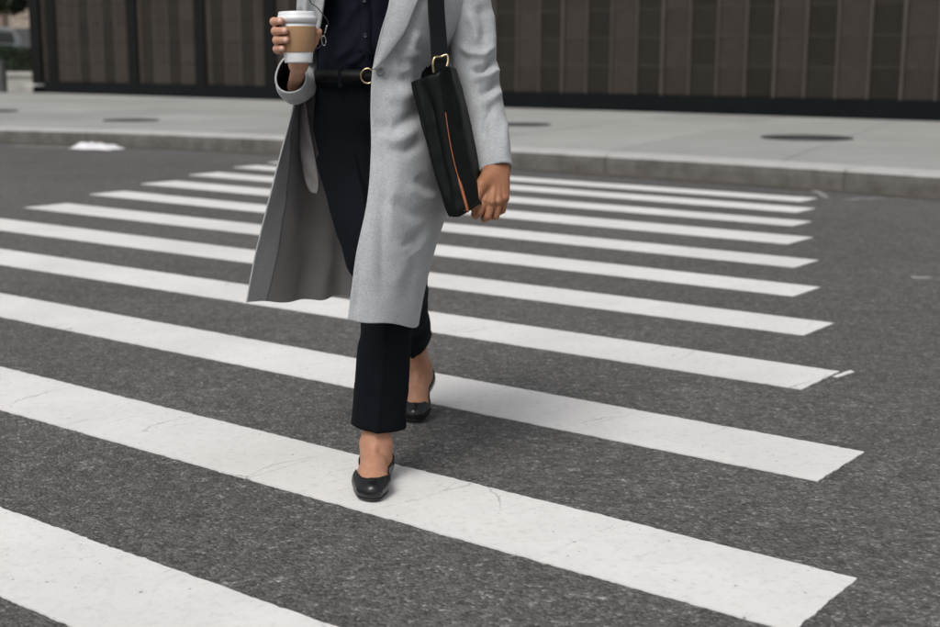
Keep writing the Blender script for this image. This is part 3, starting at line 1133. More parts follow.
# ---------------- feet
def foot_prims(T):
    """foot in local metres: y from the heel (0) forward to the toes (0.24), x to the side, z up"""
    L = lambda x, y, z: T((x, y, z))
    p = [('cap', L(0, 0.030, 0.032), L(0, 0.040, 0.030), 0.029, 0.030),
         ('cap', L(0, 0.045, 0.035), L(0, 0.050, 0.095), 0.033, 0.031, {'k': 0.03}),
         ('cap', L(0, 0.060, 0.060), L(-0.002, 0.125, 0.043), 0.030, 0.027, {'k': 0.03}),
         ('cap', L(0, 0.05, 0.030), L(0.010, 0.150, 0.027), 0.026, 0.026, {'k': 0.025}),
         ('cap', L(-0.002, 0.125, 0.043), L(-0.010, 0.175, 0.029), 0.027, 0.025, {'k': 0.025}),
         ('cap', L(-0.021, 0.165, 0.024), L(-0.017, 0.212, 0.017), 0.023, 0.015, {'k': 0.02}),
         ('cap', L(0.004, 0.165, 0.024), L(-0.002, 0.214, 0.017), 0.022, 0.014, {'k': 0.02}),
         ('cap', L(0.024, 0.150, 0.021), L(0.016, 0.200, 0.016), 0.020, 0.013, {'k': 0.02})]
    return p


def make_foot(T, Tinv, up, front):
    pf = foot_prims(T)
    shoe_sdf = SDF(0.0017, pf, 0.012, 0.02)
    # ankle bones and the lower leg rising into the trouser
    leg = pf + [('cap', T((0, 0.048, 0.090)), up, 0.030 if front else 0.0265, 0.036 if front else 0.032, {'k': 0.03}),
                ('ell', T((0.028, 0.052, 0.088)), (0.011, 0.012, 0.013), {'k': 0.012}), ('ell', T((-0.028, 0.056, 0.094)), (0.011, 0.012, 0.013), {'k': 0.012}),
                ('cap', T((0.006, 0.080, 0.093)), T((-0.014, 0.165, 0.048)), 0.004, 0.003, {'k': 0.012}), ('cap', T((-0.004, 0.080, 0.093)), T((0.010, 0.165, 0.046)), 0.003, 0.003, {'k': 0.012})]
    skin = SDF(0.0022, leg, 0.012, 0.02).mesh()
    X, Y, Z = shoe_sdf.grid()
    lx, ly, lz = Tinv(X, Y, Z)
    D = shoe_sdf.D
    # topline: low at the sides, higher at the heel, closed over the toes with a rounded throat
    q = np.clip(ly / 0.24, -0.1, 1.1)
    side = 0.038 + 0.030 * np.clip((0.085 - ly) / 0.085, 0, 1) ** 1.2 + 0.002 * np.clip((ly - 0.10) / 0.06, 0, 1)
    throat = 0.199 - 0.042 * (np.clip(np.abs(lx + 0.006), 0, 0.05) / 0.04) ** 2.8
    cover = np.maximum(0, ly - throat) * 3.0
    top = side + cover
    cut = (lz - top) * 0.6
    shell = np.maximum(np.maximum(D - 0.0038, -(D + 0.0004)), cut)
    # sole: footprint of the shoe pressed to the ground
    return skin, shoe_sdf, shell, D, lx, ly, lz


def make_T(origin, yaw, bend, ball=0.165):
    """rear foot: everything behind the ball of the foot is pitched up"""
    c, s_ = math.cos(yaw), math.sin(yaw)
    cb, sb = math.cos(bend), math.sin(bend)

    def T(p):
        x, y, z = p
        if y < ball:
            dy, dz = y - ball, z - 0.012
            y, z = ball + dy * cb + dz * sb, 0.012 - dy * sb + dz * cb
        return np.array([origin[0] - x * c - y * s_, origin[1] - y * c + x * s_, z + origin[2]])

    def Ti(X, Y, Z):
        dx, dy = X - origin[0], Y - origin[1]
        x = -dx * c + dy * s_
        y = -dx * s_ - dy * c
        z = Z - origin[2]
        dy_, dz_ = y - ball, z - 0.012
        y2, z2 = ball + dy_ * cb - dz_ * sb, 0.012 + dy_ * sb + dz_ * cb
        back = y2 < ball
        return x, np.where(back, y2, y), np.where(back, z2, z)
    return T, Ti


def build_shoe(T, Ti, up, front):
    skin, sd, shell, D, lx, ly, lz = make_foot(T, Ti, up, front)
    V, F = sd.mesh(shell)
    # the sole follows the foot outline: footprint distance taken a little above the ground
    s_ = SDF(0.0017, foot_prims(T), 0.012, 0.02)
    fp = np.maximum(D - 0.0062, (np.abs(lz + 0.0025) - 0.0062))
    heel = np.maximum(np.maximum(D - 0.012, np.abs(lz + 0.006) - 0.0045), ly - 0.062)
    so = np.minimum(np.maximum(fp, -(D + 0.004)), np.maximum(heel, np.sqrt(np.maximum(0, (lx / 0.031) ** 2 + ((ly - 0.034) / 0.034) ** 2)) * 0.03 - 0.03))
    SV, SF = s_.mesh(so)
    sh = pobj('shoe', V, F, 'leather_shoe')
    pobj('sole', SV, SF, 'shoe_sole', sh)
    return skin, sh


TF, TFi = make_T((-0.2300, 3.180, 0.0105), R(2.5), R(0.0))
FS, shoe_f = build_shoe(TF, TFi, (-0.226, 3.155, 0.30), True)
TR, TRi = make_T((-0.138, 3.878, 0.0105), R(8.0), R(27.0))
RS, shoe_r = build_shoe(TR, TRi, (-0.158, 3.66, 0.315), False)

# ---------------- torso, legs, arms, head (mostly under the clothes)
HX = -0.222
tor = [('ell', (-0.238, 3.335, 0.92), (0.130, 0.095, 0.11)), ('ell', (-0.232, 3.335, 1.05), (0.105, 0.085, 0.14)), ('ell', (-0.225, 3.335, 1.22), (0.122, 0.092, 0.16)),
       ('cap', (-0.345, 3.36, 1.325), (-0.095, 3.36, 1.325), 0.042, 0.042, {'k': 0.05}), ('cap', (HX, 3.35, 1.36), (HX, 3.325, 1.49), 0.052, 0.048, {'k': 0.04}),
       ('cap', (-0.305, 3.335, 0.88), (-0.216, 3.165, 0.50), 0.070, 0.040), ('cap', (-0.216, 3.165, 0.50), (-0.222, 3.152, 0.28), 0.038, 0.034),
       ('cap', (-0.170, 3.345, 0.88), (-0.172, 3.39, 0.49), 0.064, 0.038), ('cap', (-0.172, 3.39, 0.49), (-0.165, 3.63, 0.325), 0.038, 0.032),
       ('cap', (-0.365, 3.37, 1.315), (-0.408, 3.385, 1.02), 0.040, 0.030), ('cap', (-0.408, 3.385, 1.02), (-0.424, 3.27, 0.975), 0.028, 0.021),
       ('cap', (-0.070, 3.37, 1.315), (0.008, 3.315, 1.02), 0.042, 0.032), ('cap', (0.008, 3.315, 1.02), (0.050, 3.190, 0.845), 0.031, 0.026)]
head = [('ell', (HX, 3.305, 1.575), (0.074, 0.092, 0.098)), ('ell', (HX, 3.275, 1.525), (0.056, 0.066, 0.068)), ('ell', (HX, 3.232, 1.470), (0.022, 0.020, 0.016), {'k': 0.03}),
        ('cap', (HX, 3.221, 1.558), (HX, 3.197, 1.522), 0.009, 0.012, {'k': 0.012}), ('ell', (HX - 0.012, 3.208, 1.520), (0.009, 0.010, 0.008), {'k': 0.008}), ('ell', (HX + 0.012, 3.208, 1.520), (0.009, 0.010, 0.008), {'k': 0.008}),
        ('ell', (HX - 0.030, 3.214, 1.556), (0.016, 0.012, 0.012), {'k': 0.012, 'sub': 1}), ('ell', (HX + 0.030, 3.214, 1.556), (0.016, 0.012, 0.012), {'k': 0.012, 'sub': 1}),
        ('ell', (HX, 3.212, 1.496), (0.021, 0.010, 0.005), {'k': 0.006}), ('ell', (HX, 3.214, 1.486), (0.018, 0.010, 0.006), {'k': 0.006}),
        ('ell', (HX - 0.076, 3.31, 1.548), (0.008, 0.018, 0.030), {'k': 0.008}), ('ell', (HX + 0.076, 3.31, 1.548), (0.008, 0.018, 0.030), {'k': 0.008}),
        ('cap', (HX, 3.34, 1.42), (HX, 3.315, 1.50), 0.050, 0.048, {'k': 0.03})]
TB = SDF(0.008, tor, 0.03, 0.05).mesh()
HB = SDF(0.003, head, 0.02, 0.03).mesh()
V, F = join_parts([TB, HB, RH, LH, FS, RS])
body = pobj('body', V, F, 'skin')
me = body.data
ca = me.color_attributes.new('tone', 'FLOAT_COLOR', 'POINT')
base = np.tile(np.array([0.36, 0.172, 0.098, 1.0]), (len(V), 1))
i0 = len(TB[0]) + len(HB[0])
i1 = i0 + len(RH[0])
i2 = i1 + len(LH[0])
base[i0:i1] = (0.56, 0.31, 0.215, 1)            # whole right hand and wrist get a paler skin tone
base[i1:i2] = (0.37, 0.170, 0.090, 1)
base[i2:] = (0.47, 0.245, 0.155, 1)
# fingernails
for i, z in enumerate(fz):
    tip = np.array(around((126, 115, 115, 134)[i], cup_r(z) + frad[i] * 1.9, z + 0.001))
    d = np.linalg.norm((V - tip) * (1, 1, 1.0), axis=1)
    base[d < 0.0054] = (0.74, 0.52, 0.44, 1)
# darker creases over the knuckles
for m in MC + PI:
    d = np.linalg.norm(V - np.array(m) - (0, -0.008, 0), axis=1)
    base[:, :3] *= (1 - 0.22 * np.exp(-(d / 0.007) ** 2))[:, None]
ca.data.foreach_set('color', base.astype(np.float32).ravel())

# hair
hairp = [('ell', (HX, 3.325, 1.595), (0.086, 0.096, 0.095)), ('ell', (HX, 3.375, 1.52), (0.075, 0.055, 0.11), {'k': 0.03}), ('cap', (HX, 3.395, 1.50), (HX, 3.40, 1.36), 0.055, 0.03, {'k': 0.03}),
         ('ell', (HX, 3.225, 1.53), (0.062, 0.060, 0.085), {'k': 0.02, 'sub': 1})]
V, F = SDF(0.004, hairp, 0.02, 0.03).mesh()
V = V + (0.0025 * vnoise(V * (3, 3, 0.6), 60))[:, None] * np.array([1, 1, 0.3])
pobj('hair', V, F, 'hair')
for sx_ in (-1, 1):
    V, F = lathe([(0.0001, -0.011)] + [(0.011 * math.sin(a), -0.011 * math.cos(a)) for a in np.linspace(0.2, math.pi - 0.2, 10)] + [(0.0001, 0.011)], 20)
    V = np.array([(x, -z, y) for x, y, z in V]) + (HX + 0.030 * sx_, 3.2285, 1.556)
    e = pobj('eye', V, F, 'eye_white')
    V, F = lathe([(0.0001, 0.0116), (0.0055, 0.0104)], 16)
    V = np.array([(x, -z, y) for x, y, z in V]) + (HX + 0.030 * sx_, 3.2285, 1.556)
    pobj('iris', V, F, 'iris', e)

# ---------------- trousers
pel = [('ell', (-0.240, 3.335, 0.915), (0.150, 0.128, 0.125)), ('ell', (-0.240, 3.335, 0.985), (0.148, 0.140, 0.06), {'k': 0.05}),
       ('cap', (-0.302, 3.330, 0.86), (-0.232, 3.190, 0.56), 0.094, 0.078), ('cap', (-0.170, 3.340, 0.86), (-0.174, 3.37, 0.56), 0.086, 0.066)]
PV = SDF(0.006, pel, 0.03, 0.04)
Xg, Yg, Zg = PV.grid()
pv = PV.mesh(np.maximum(PV.D, Zg - 1.004))
def leg_tube(path, radii, crease_dir, nv=70, n=72, hemcut=None, seed=0):
    C = cr(path, nv)
    Rr = cr([(a, b, 0) for a, b in radii], nv)
    G = np.zeros((nv, n, 3))
    th = np.linspace(0, 2 * np.pi, n, endpoint=False)
    T = np.gradient(C, axis=0); T /= np.linalg.norm(T, axis=1, keepdims=True)
    for i in range(nv):
        A = np.array([1.0, 0, 0]); A -= T[i] * (A @ T[i]); A /= np.linalg.norm(A)
        B = np.cross(T[i], A)                       # points forward or back
        if B[1] > 0:
            B = -B
        cx = np.sign(np.cos(th)) * np.abs(np.cos(th)) ** 1.18
        sn = np.sign(np.sin(th)) * np.abs(np.sin(th)) ** 1.18
        crease = 0.10 * np.exp(-((th - np.pi / 2) / 0.16) ** 2) + 0.08 * np.exp(-((th - 3 * np.pi / 2) / 0.16) ** 2)
        kk = 1 + crease
        G[i] = C[i] + np.outer(cx * kk, A) * Rr[i, 0] + np.outer(sn * kk, B) * Rr[i, 1]
    N_ = grid_normals(G, True)
    w = 0.0035 * vnoise(G * (1, 1, 0.55) + seed, 16) + 0.0022 * vnoise(G + seed, 34)
    G += N_ * w[..., None]
    return G


G1 = leg_tube([(-0.300, 3.315, 0.80), (-0.252, 3.215, 0.63), (-0.207, 3.150, 0.48), (-0.205, 3.140, 0.40), (-0.215, 3.138, 0.27), (-0.2265, 3.145, 0.140)],
              [(0.090, 0.092), (0.080, 0.085), (0.064, 0.068), (0.062, 0.064), (0.066, 0.062), (0.0700, 0.060)], 0, seed=1)
G2 = leg_tube([(-0.170, 3.345, 0.80), (-0.174, 3.375, 0.60), (-0.172, 3.40, 0.475), (-0.170, 3.52, 0.395), (-0.168, 3.64, 0.312), (-0.165, 3.722, 0.250)],
              [(0.084, 0.088), (0.070, 0.078), (0.060, 0.070), (0.055, 0.066), (0.052, 0.066), (0.052, 0.068)], 0, seed=4)
nv, n = 70, 72
V, F = join_parts([pv, (G1.reshape(-1, 3), grid_faces(nv, n, True)), (G2.reshape(-1, 3), grid_faces(nv, n, True))])
tr = pobj('trousers', V, F, 'trouser_cloth')
# turned hems, with thickness
for G in (G1, G2):
    k = 4
    H_ = G[-k - 8:].copy()
    c = H_.mean(axis=1, keepdims=True)
    outer = c + (H_ - c) * 1.012
    inner = c + (H_ - c) * 0.965
    nvh = len(H_)
    Vh = np.concatenate([outer.reshape(-1, 3), inner[::-1].reshape(-1, 3)])
    pobj('hem', Vh, grid_faces(nvh * 2, n, True), 'trouser_cloth', tr)
# waistband
def ring_band(cx, cy, rx, ry, z0, z1, th_, sag=0.0, n=96):
    V, F = [], []
    for i in range(n):
        a = 2 * math.pi * i / n
        p = 0.88
        ca_, sa_ = math.copysign(abs(math.cos(a)) ** p, math.cos(a)), math.copysign(abs(math.sin(a)) ** p, math.sin(a))
        for r_, z in ((0, z0), (th_, z0), (th_, z1), (0, z1)):
            V.append((cx + (rx + r_) * ca_, cy + (ry + r_) * sa_, z + sag * sa_))
    for i in range(n):
        for j in range(4):
            F.append((i * 4 + j, ((i + 1) % n) * 4 + j, ((i + 1) % n) * 4 + (j + 1) % 4, i * 4 + (j + 1) % 4))
    return V, F


V, F = ring_band(-0.240, 3.333, 0.1475, 0.1435, 0.972, 1.012, 0.003)
pobj('waistband', V, F, 'trouser_cloth', tr)
V, F = ring_band(-0.240, 3.333, 0.151, 0.147, 0.980, 1.008, 0.003)
belt = pobj('belt', V, F, 'belt_leather')
tube = [(-0.246 + 0.0175 * math.cos(a) * (1 if math.cos(a) < 0 else 0.75), 3.178, 0.9965 + 0.0175 * math.sin(a)) for a in np.linspace(0, 2 * math.pi, 25)]
V = tube_grid(tube, [(0.0022, 0.0022)] * len(tube), 10, 73, (0, 1, 0))
pobj('buckle', V.reshape(-1, 3), grid_faces(73, 10, True), 'gold_metal', belt)
for xx in (-0.315, -0.19):
    yy = 3.333 - 0.153 * math.sqrt(max(0, 1 - ((xx + 0.24) / 0.153) ** 2))
    v, f = box(xx - 0.005, yy - 0.004, 0.970, xx + 0.005, yy + 0.002, 1.016)
    pobj('belt_loop', v, f, 'trouser_cloth', tr, False)

# ---------------- shirt
def ell_ring(cx, cy, rx, ry, z, p=0.9, n=24, tilt=0.0):
    out = []
    for i in range(n):
        a = 2 * math.pi * i / n
        ca_, sa_ = math.copysign(abs(math.cos(a)) ** p, math.cos(a)), math.copysign(abs(math.sin(a)) ** p, math.sin(a))
        out.append((cx + rx * ca_, cy + ry * sa_, z + tilt * sa_))
    return out


sr = [ell_ring(-0.240, 3.333, 0.139, 0.134, 0.968), ell_ring(-0.240, 3.333, 0.143, 0.143, 1.012), ell_ring(-0.238, 3.334, 0.145, 0.150, 1.06), ell_ring(-0.235, 3.335, 0.140, 0.146, 1.13),
      ell_ring(-0.232, 3.336, 0.145, 0.152, 1.21), ell_ring(-0.228, 3.338, 0.146, 0.138, 1.29), ell_ring(-0.225, 3.345, 0.130, 0.095, 1.36), ell_ring(-0.222, 3.343, 0.062, 0.062, 1.42), ell_ring(-0.222, 3.340, 0.057, 0.057, 1.445)]
nu, nv = 200, 150
G = loft(sr, nu, nv, True)
N_ = grid_normals(G, True)
wz = np.clip((1.12 - G[..., 2]) / 0.10, 0, 1)
d = 0.004 * vnoise(G * (1, 1, 0.4), 20) + 0.003 * vnoise(G * (1.2, 1.2, 0.7), 42) + 0.006 * wz * vnoise(G * (1.4, 1.4, 0.25) + 3, 26)
d += stroke_disp(G, [([(-0.33, 1.03), (-0.29, 1.06), (-0.26, 1.11)], 0.010, 0.006), ([(-0.30, 1.02), (-0.27, 1.035), (-0.245, 1.06)], 0.008, 0.006), ([(-0.345, 1.09), (-0.30, 1.12), (-0.27, 1.17)], 0.012, 0.005)]) * (N_[..., 1] < 0)
G += N_ * d[..., None]
shirt = pobj('shirt', G.reshape(-1, 3), grid_faces(nv, nu, True), 'shirt_cloth')
# placket and buttons follow the front of the shirt
jf = int(np.argmin(G[nv // 2, :, 1]))
cen = []
for i in range(20, nv - 26, 2):
    j = int(np.argmin(np.abs(G[i, :, 0] + 0.252) + 10 * (G[i, :, 1] > 3.3)))
    cen.append(G[i, j] + (0, -0.0025, 0))
cen = np.array(cen)
V, F = [], []
for c in cen:
    V += [c + (-0.015, 0.003, 0), c + (-0.0145, 0, 0), c + (0.0145, 0, 0), c + (0.015, 0.003, 0)]
F = grid_faces(len(cen), 4)
pobj('placket', V, F, 'shirt_cloth', shirt)
for z in (1.09, 1.175, 1.26):
    c = cen[np.argmin(np.abs(cen[:, 2] - z))]
    V, F = lathe([(0.0001, 0.002), (0.0035, 0.002), (0.0045, 0.003), (0.0055, 0.002), (0.0055, 0.0)], 18)
    pobj('shirt_button', [(c[0] + x, c[1] - z_, c[2] + y) for x, y, z_ in V], F, 'dark_button', shirt)
V, F = ring_band(-0.222, 3.338, 0.060, 0.058, 1.42, 1.455, 0.003, 0.012)
pobj('collar', V, F, 'shirt_cloth', shirt)

# ---------------- coat
# control rings from the right front edge, round the back, to the left front edge
RINGS = [
    [(-.602, 3.45, .396), (-.532, 3.56, .378), (-.444, 3.68, .365), (-.340, 3.70, .363), (-.226, 3.62, .356), (-.172, 3.42, .345), (-.130, 3.24, .376), (-.142, 3.085, .404), (-.205, 2.985, .429), (-.284, 2.975, .444)],
    [(-.585, 3.43, .466), (-.517, 3.53, .450), (-.432, 3.65, .440), (-.333, 3.675, .437), (-.212, 3.60, .436), (-.150, 3.42, .440), (-.114, 3.255, .462), (-.130, 3.093, .488), (-.197, 2.998, .512), (-.274, 2.987, .521)],
    [(-.565, 3.41, .542), (-.501, 3.50, .529), (-.420, 3.62, .518), (-.325, 3.65, .514), (-.194, 3.58, .519), (-.125, 3.42, .537), (-.090, 3.27, .557), (-.116, 3.105, .580), (-.190, 3.01, .599), (-.263, 3.00, .601)],
    [(-.520, 3.35, .680), (-.476, 3.44, .671), (-.412, 3.57, .658), (-.307, 3.62, .653), (-.165, 3.56, .660), (-.072, 3.42, .674), (-.054, 3.28, .689), (-.100, 3.13, .704), (-.171, 3.04, .714), (-.240, 3.03, .714)],
    [(-.479, 3.315, .811), (-.466, 3.41, .805), (-.417, 3.52, .797), (-.287, 3.57, .794), (-.149, 3.53, .797), (-.062, 3.43, .805), (-.052, 3.31, .813), (-.093, 3.17, .822), (-.161, 3.08, .827), (-.233, 3.07, .827)],
    [(-.444, 3.30, .922), (-.449, 3.39, .920), (-.404, 3.49, .917), (-.270, 3.54, .916), (-.134, 3.50, .918), (-.065, 3.43, .921), (-.088, 3.33, .924), (-.122, 3.20, .928), (-.158, 3.13, .930), (-.234, 3.10, .930)],
    [(-.420, 3.30, 1.009), (-.432, 3.38, 1.009), (-.389, 3.47, 1.008), (-.254, 3.52, 1.009), (-.120, 3.48, 1.009), (-.055, 3.42, 1.010), (-.090, 3.34, 1.011), (-.122, 3.215, 1.011), (-.154, 3.15, 1.011), (-.230, 3.12, 1.011)],
    [(-.388, 3.24, 1.09), (-.420, 3.34, 1.09), (-.383, 3.465, 1.09), (-.240, 3.52, 1.095), (-.100, 3.48, 1.095), (-.030, 3.41, 1.095), (-.032, 3.32, 1.095), (-.078, 3.22, 1.092), (-.142, 3.15, 1.09), (-.214, 3.133, 1.09)],
    [(-.364, 3.19, 1.174), (-.414, 3.30, 1.179), (-.377, 3.46, 1.186), (-.226, 3.52, 1.189), (-.081, 3.48, 1.188), (-.010, 3.40, 1.185), (-.008, 3.31, 1.181), (-.055, 3.22, 1.176), (-.125, 3.165, 1.173), (-.191, 3.15, 1.173)],
    [(-.335, 3.20, 1.28), (-.41, 3.31, 1.28), (-.36, 3.44, 1.29), (-.215, 3.48, 1.30), (-.07, 3.44, 1.29), (-.01, 3.38, 1.28), (-.005, 3.32, 1.28), (-.05, 3.25, 1.28), (-.12, 3.20, 1.28), (-.178, 3.185, 1.28)],
    [(-.30, 3.26, 1.37), (-.37, 3.33, 1.36), (-.33, 3.40, 1.37), (-.215, 3.42, 1.39), (-.10, 3.40, 1.37), (-.055, 3.37, 1.355), (-.05, 3.345, 1.355), (-.08, 3.31, 1.36), (-.12, 3.28, 1.37), (-.165, 3.24, 1.37)],
    [(-.285, 3.30, 1.42), (-.292, 3.34, 1.42), (-.270, 3.38, 1.43), (-.222, 3.395, 1.435), (-.172, 3.38, 1.43), (-.153, 3.36, 1.42), (-.150, 3.34, 1.42), (-.152, 3.32, 1.415), (-.154, 3.30, 1.41), (-.158, 3.28, 1.41)]]
nu, nv = 330, 300
G = loft(RINGS, nu, nv)
N_ = grid_normals(G)
# make sure the normals point away from the body axis
cen_ = np.array([-0.23, 3.33])
if (N_[150, :, :2] * (G[150, :, :2] - cen_)).sum() < 0:
    N_ = -N_
    FLIP = True
else:
    FLIP = False
front = np.clip(-N_[..., 1] * 2.0, 0, 1)
U = np.linspace(0, 1, nu)[None, :] * np.ones((nv, 1))
Vv = np.linspace(0, 1, nv)[:, None] * np.ones((1, nu))
lp = U > 0.62                     # left front panel
FOLDS = [  # (points in x,z seen from the front, width, depth)
    ([(-0.145, 1.085), (-0.165, 1.045), (-0.150, 1.010)], 0.014, -0.010), ([(-0.125, 1.105), (-0.140, 1.060), (-0.128, 1.030)], 0.012, 0.010),
    ([(-0.205, 1.000), (-0.170, 0.985), (-0.135, 0.990)], 0.016, -0.008), ([(-0.130, 0.960), (-0.165, 0.945), (-0.205, 0.950)], 0.016, 0.007),
    ([(-0.225, 0.895), (-0.185, 0.875), (-0.130, 0.905), (-0.105, 0.930)], 0.017, -0.011), ([(-0.215, 0.865), (-0.175, 0.848), (-0.125, 0.872)], 0.015, 0.008),
    ([(-0.195, 0.835), (-0.155, 0.822), (-0.115, 0.845)], 0.013, -0.008),
    ([(-0.130, 0.765), (-0.105, 0.738), (-0.070, 0.725)], 0.014, -0.006), ([(-0.155, 0.745), (-0.115, 0.712), (-0.075, 0.700)], 0.014, 0.006),
    ([(-0.185, 0.720), (-0.145, 0.680), (-0.095, 0.665)], 0.016, -0.007),
    ([(-0.145, 0.640), (-0.125, 0.600), (-0.135, 0.550)], 0.018, -0.007), ([(-0.175, 0.620), (-0.160, 0.560), (-0.165, 0.500)], 0.020, 0.006),
    ([(-0.115, 0.560), (-0.150, 0.520), (-0.145, 0.460)], 0.016, -0.006), ([(-0.225, 0.690), (-0.235, 0.600), (-0.240, 0.500)], 0.030, 0.006),
    ([(-0.195, 0.780), (-0.205, 0.650), (-0.205, 0.480)], 0.014, -0.006), ([(-0.250, 0.620), (-0.262, 0.520), (-0.268, 0.450)], 0.010, -0.004),
    ([(-0.100, 0.655), (-0.125, 0.620), (-0.165, 0.600)], 0.009, -0.006), ([(-0.095, 0.625), (-0.120, 0.590), (-0.155, 0.570)], 0.009, 0.006)]
dd = 1.0 * stroke_disp(G, FOLDS) * front * lp
dd += lp * front * (0.0040 * vnoise(G * (1.4, 1.4, 0.5), 7) + 0.0007 * vnoise(G * (1, 1, 1.5) + 2, 26))
# loose back and right panels: long vertical folds that grow toward the hem
hemw = np.clip((0.95 - G[..., 2]) / 0.55, 0, 1)
dd += (~lp) * hemw * (0.016 * np.sin(U * 2 * np.pi * 7.0 + 0.6) * np.clip((U - 0.13) * 8, 0, 1) * np.clip((0.54 - U) * 8, 0, 1) + 0.006 * vnoise(G * (1, 1, 0.25), 14))
dd += (~lp) * 0.003 * vnoise(G, 22)
edge_soft = np.clip(np.minimum(U, 1 - U) / 0.02, 0.25, 1)
G2_ = G + N_ * (dd * edge_soft)[..., None]
# gentle waviness of the hem and edges
G2_[..., 2] += 0.004 * np.sin(U * 31) * (1 - Vv) ** 6
F = np.array(grid_faces(nv, nu))
if FLIP:
    F = F[:, ::-1]
fu = np.array([(U[0, j] + U[0, j + 1]) / 2 for i in range(nv - 1) for j in range(nu - 1)])
fv = np.array([(Vv[i, 0] + Vv[i + 1, 0]) / 2 for i in range(nv - 1) for j in range(nu - 1)])
# distance from the right front edge decides facing or lining on the inside
dist_edge = np.linalg.norm(np.diff(G2_, axis=1), axis=2).cumsum(axis=1)
de = dist_edge[:-1, :].reshape(-1)
# centre-back vent: a slit from the hem
jv = int(nu * 0.362)
fj = np.tile(np.arange(nu - 1), nv - 1)
keep = ~((fj == jv) & (fv < 0.13))
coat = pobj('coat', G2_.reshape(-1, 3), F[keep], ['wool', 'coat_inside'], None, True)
ea = coat.data.attributes.new('edge', 'FLOAT', 'POINT')
ed = np.concatenate([np.zeros((nv, 1)), dist_edge], axis=1)
ed = np.minimum(ed, (1 - U) * 2.0 + 0.02)
ea.data.foreach_set('value', ed.astype(np.float32).ravel())
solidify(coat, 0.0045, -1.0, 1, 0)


def coat_front(x, z):
    """point on the left front of the coat at a given x, z"""
    sub = G2_[:, int(nu * 0.66):]
    d = (sub[..., 0] - x) ** 2 + (sub[..., 2] - z) ** 2
    i, j = np.unravel_index(np.argmin(d), d.shape)
    return sub[i, j].copy()


def patch_from(outline_rows, off, name, mat, thick=0.004, smoothn=18):
    """a cloth layer lying on the coat front: rows of (x_left, x_right, z)"""
    rows = cr(outline_rows, 40)
    P = np.zeros((40, smoothn, 3))
    for i, (xl, xr, z) in enumerate(rows):
        for j in range(smoothn):
            f = j / (smoothn - 1)
            x = xl + (xr - xl) * f
            c = coat_front(x, z)
            P[i, j] = (x, c[1] - off * (0.6 + 1.1 * math.sin(math.pi * min(1, f * 0.5 + 0.25))), z)
    for _ in range(3):
        P[1:-1, :, 1] = (P[:-2, :, 1] + 2 * P[1:-1, :, 1] + P[2:, :, 1]) / 4
    o = pobj(name, P.reshape(-1, 3), grid_faces(40, smoothn), mat, coat)
    solidify(o, thick, 0.0)
    return o


# left lapel: rolls over from the front edge, broad above, running out at the button
patch_from([(-.230, -.224, 1.012), (-.222, -.203, 1.035), (-.214, -.180, 1.065), (-.205, -.155, 1.10), (-.196, -.136, 1.145), (-.188, -.118, 1.19), (-.178, -.100, 1.25), (-.170, -.085, 1.30), (-.160, -.095, 1.34), (-.150, -.12, 1.37)], 0.011, 'lapel', 'wool')
# right lapel
rows = cr([(-.408, 3.168, 1.02, -.404), (-.398, 3.165, 1.07, -.372), (-.392, 3.160, 1.12, -.356), (-.388, 3.155, 1.18, -.345), (-.380, 3.16, 1.25, -.330), (-.360, 3.20, 1.33, -.300), (-.32, 3.26, 1.39, -.285)], 40)
P = np.zeros((40, 12, 3))
for i, (xl, y, z, xr) in enumerate(rows):
    for j in range(12):
        f = j / 11
        P[i, j] = (xl + (xr - xl) * f, y + 0.012 * math.sin(math.pi * f) - 0.006 + 0.012 * f, z)
o = pobj('lapel', P.reshape(-1, 3), grid_faces(40, 12), 'wool', coat)
solidify(o, 0.005, 0)
# collar round the neck
cp = [(-.158, 3.275, 1.405), (-.148, 3.32, 1.43), (-.155, 3.37, 1.445), (-.19, 3.40, 1.452), (-.222, 3.408, 1.455), (-.255, 3.40, 1.452), (-.288, 3.37, 1.445), (-.297, 3.32, 1.43), (-.287, 3.275, 1.405)]
A = cr(cp, 60)
cc = np.array([-0.222, 3.335, 0])
out = (A - cc) * (1, 1, 0)
out /= np.linalg.norm(out, axis=1, keepdims=True)
P = np.stack([A + out * 0.004, A + out * 0.010 + (0, 0, 0.012), A + out * 0.022 + (0, 0, -0.005), A + out * 0.04 + (0, 0, -0.045)])
P = np.stack([cr(P[:, j], 16) for j in range(60)], 1)
solidify(pobj('collar', P.reshape(-1, 3), grid_faces(16, 60), 'wool', coat), 0.004, 0)
# button at the break of the lapel
c = coat_front(-0.213, 1.008)
V, F = lathe([(0.0001, 0.004), (0.006, 0.004), (0.008, 0.0055), (0.010, 0.0045), (0.0105, 0.0)], 24)
pobj('coat_button', [(c[0] + x, c[1] - z_ - 0.001, c[2] + y) for x, y, z_ in V], F, 'grey_button', coat)
# hanging pocket bag inside the right front
V = []
pk = [(-.432, .94, -.424), (-.438, .87, -.412), (-.438, .81, -.402), (-.434, .76, -.394), (-.427, .725, -.390), (-.417, .703, -.393), (-.407, .696, -.400)]
P = cr([(a, z, b) for a, z, b in pk], 24)
Gp = np.zeros((24, 10, 3))
for i, (a, z, b) in enumerate(P):
    for j in range(10):
        f = j / 9
        Gp[i, j] = (a + (b - a) * f, 3.365 - 0.004 * math.sin(math.pi * f) + 0.03 * (1 - f) + 0.004 * math.sin(z * 60 + f * 5), z)
solidify(pobj('pocket_bag', Gp.reshape(-1, 3), grid_faces(24, 10), 'pocket_cloth', coat), 0.006, 0)


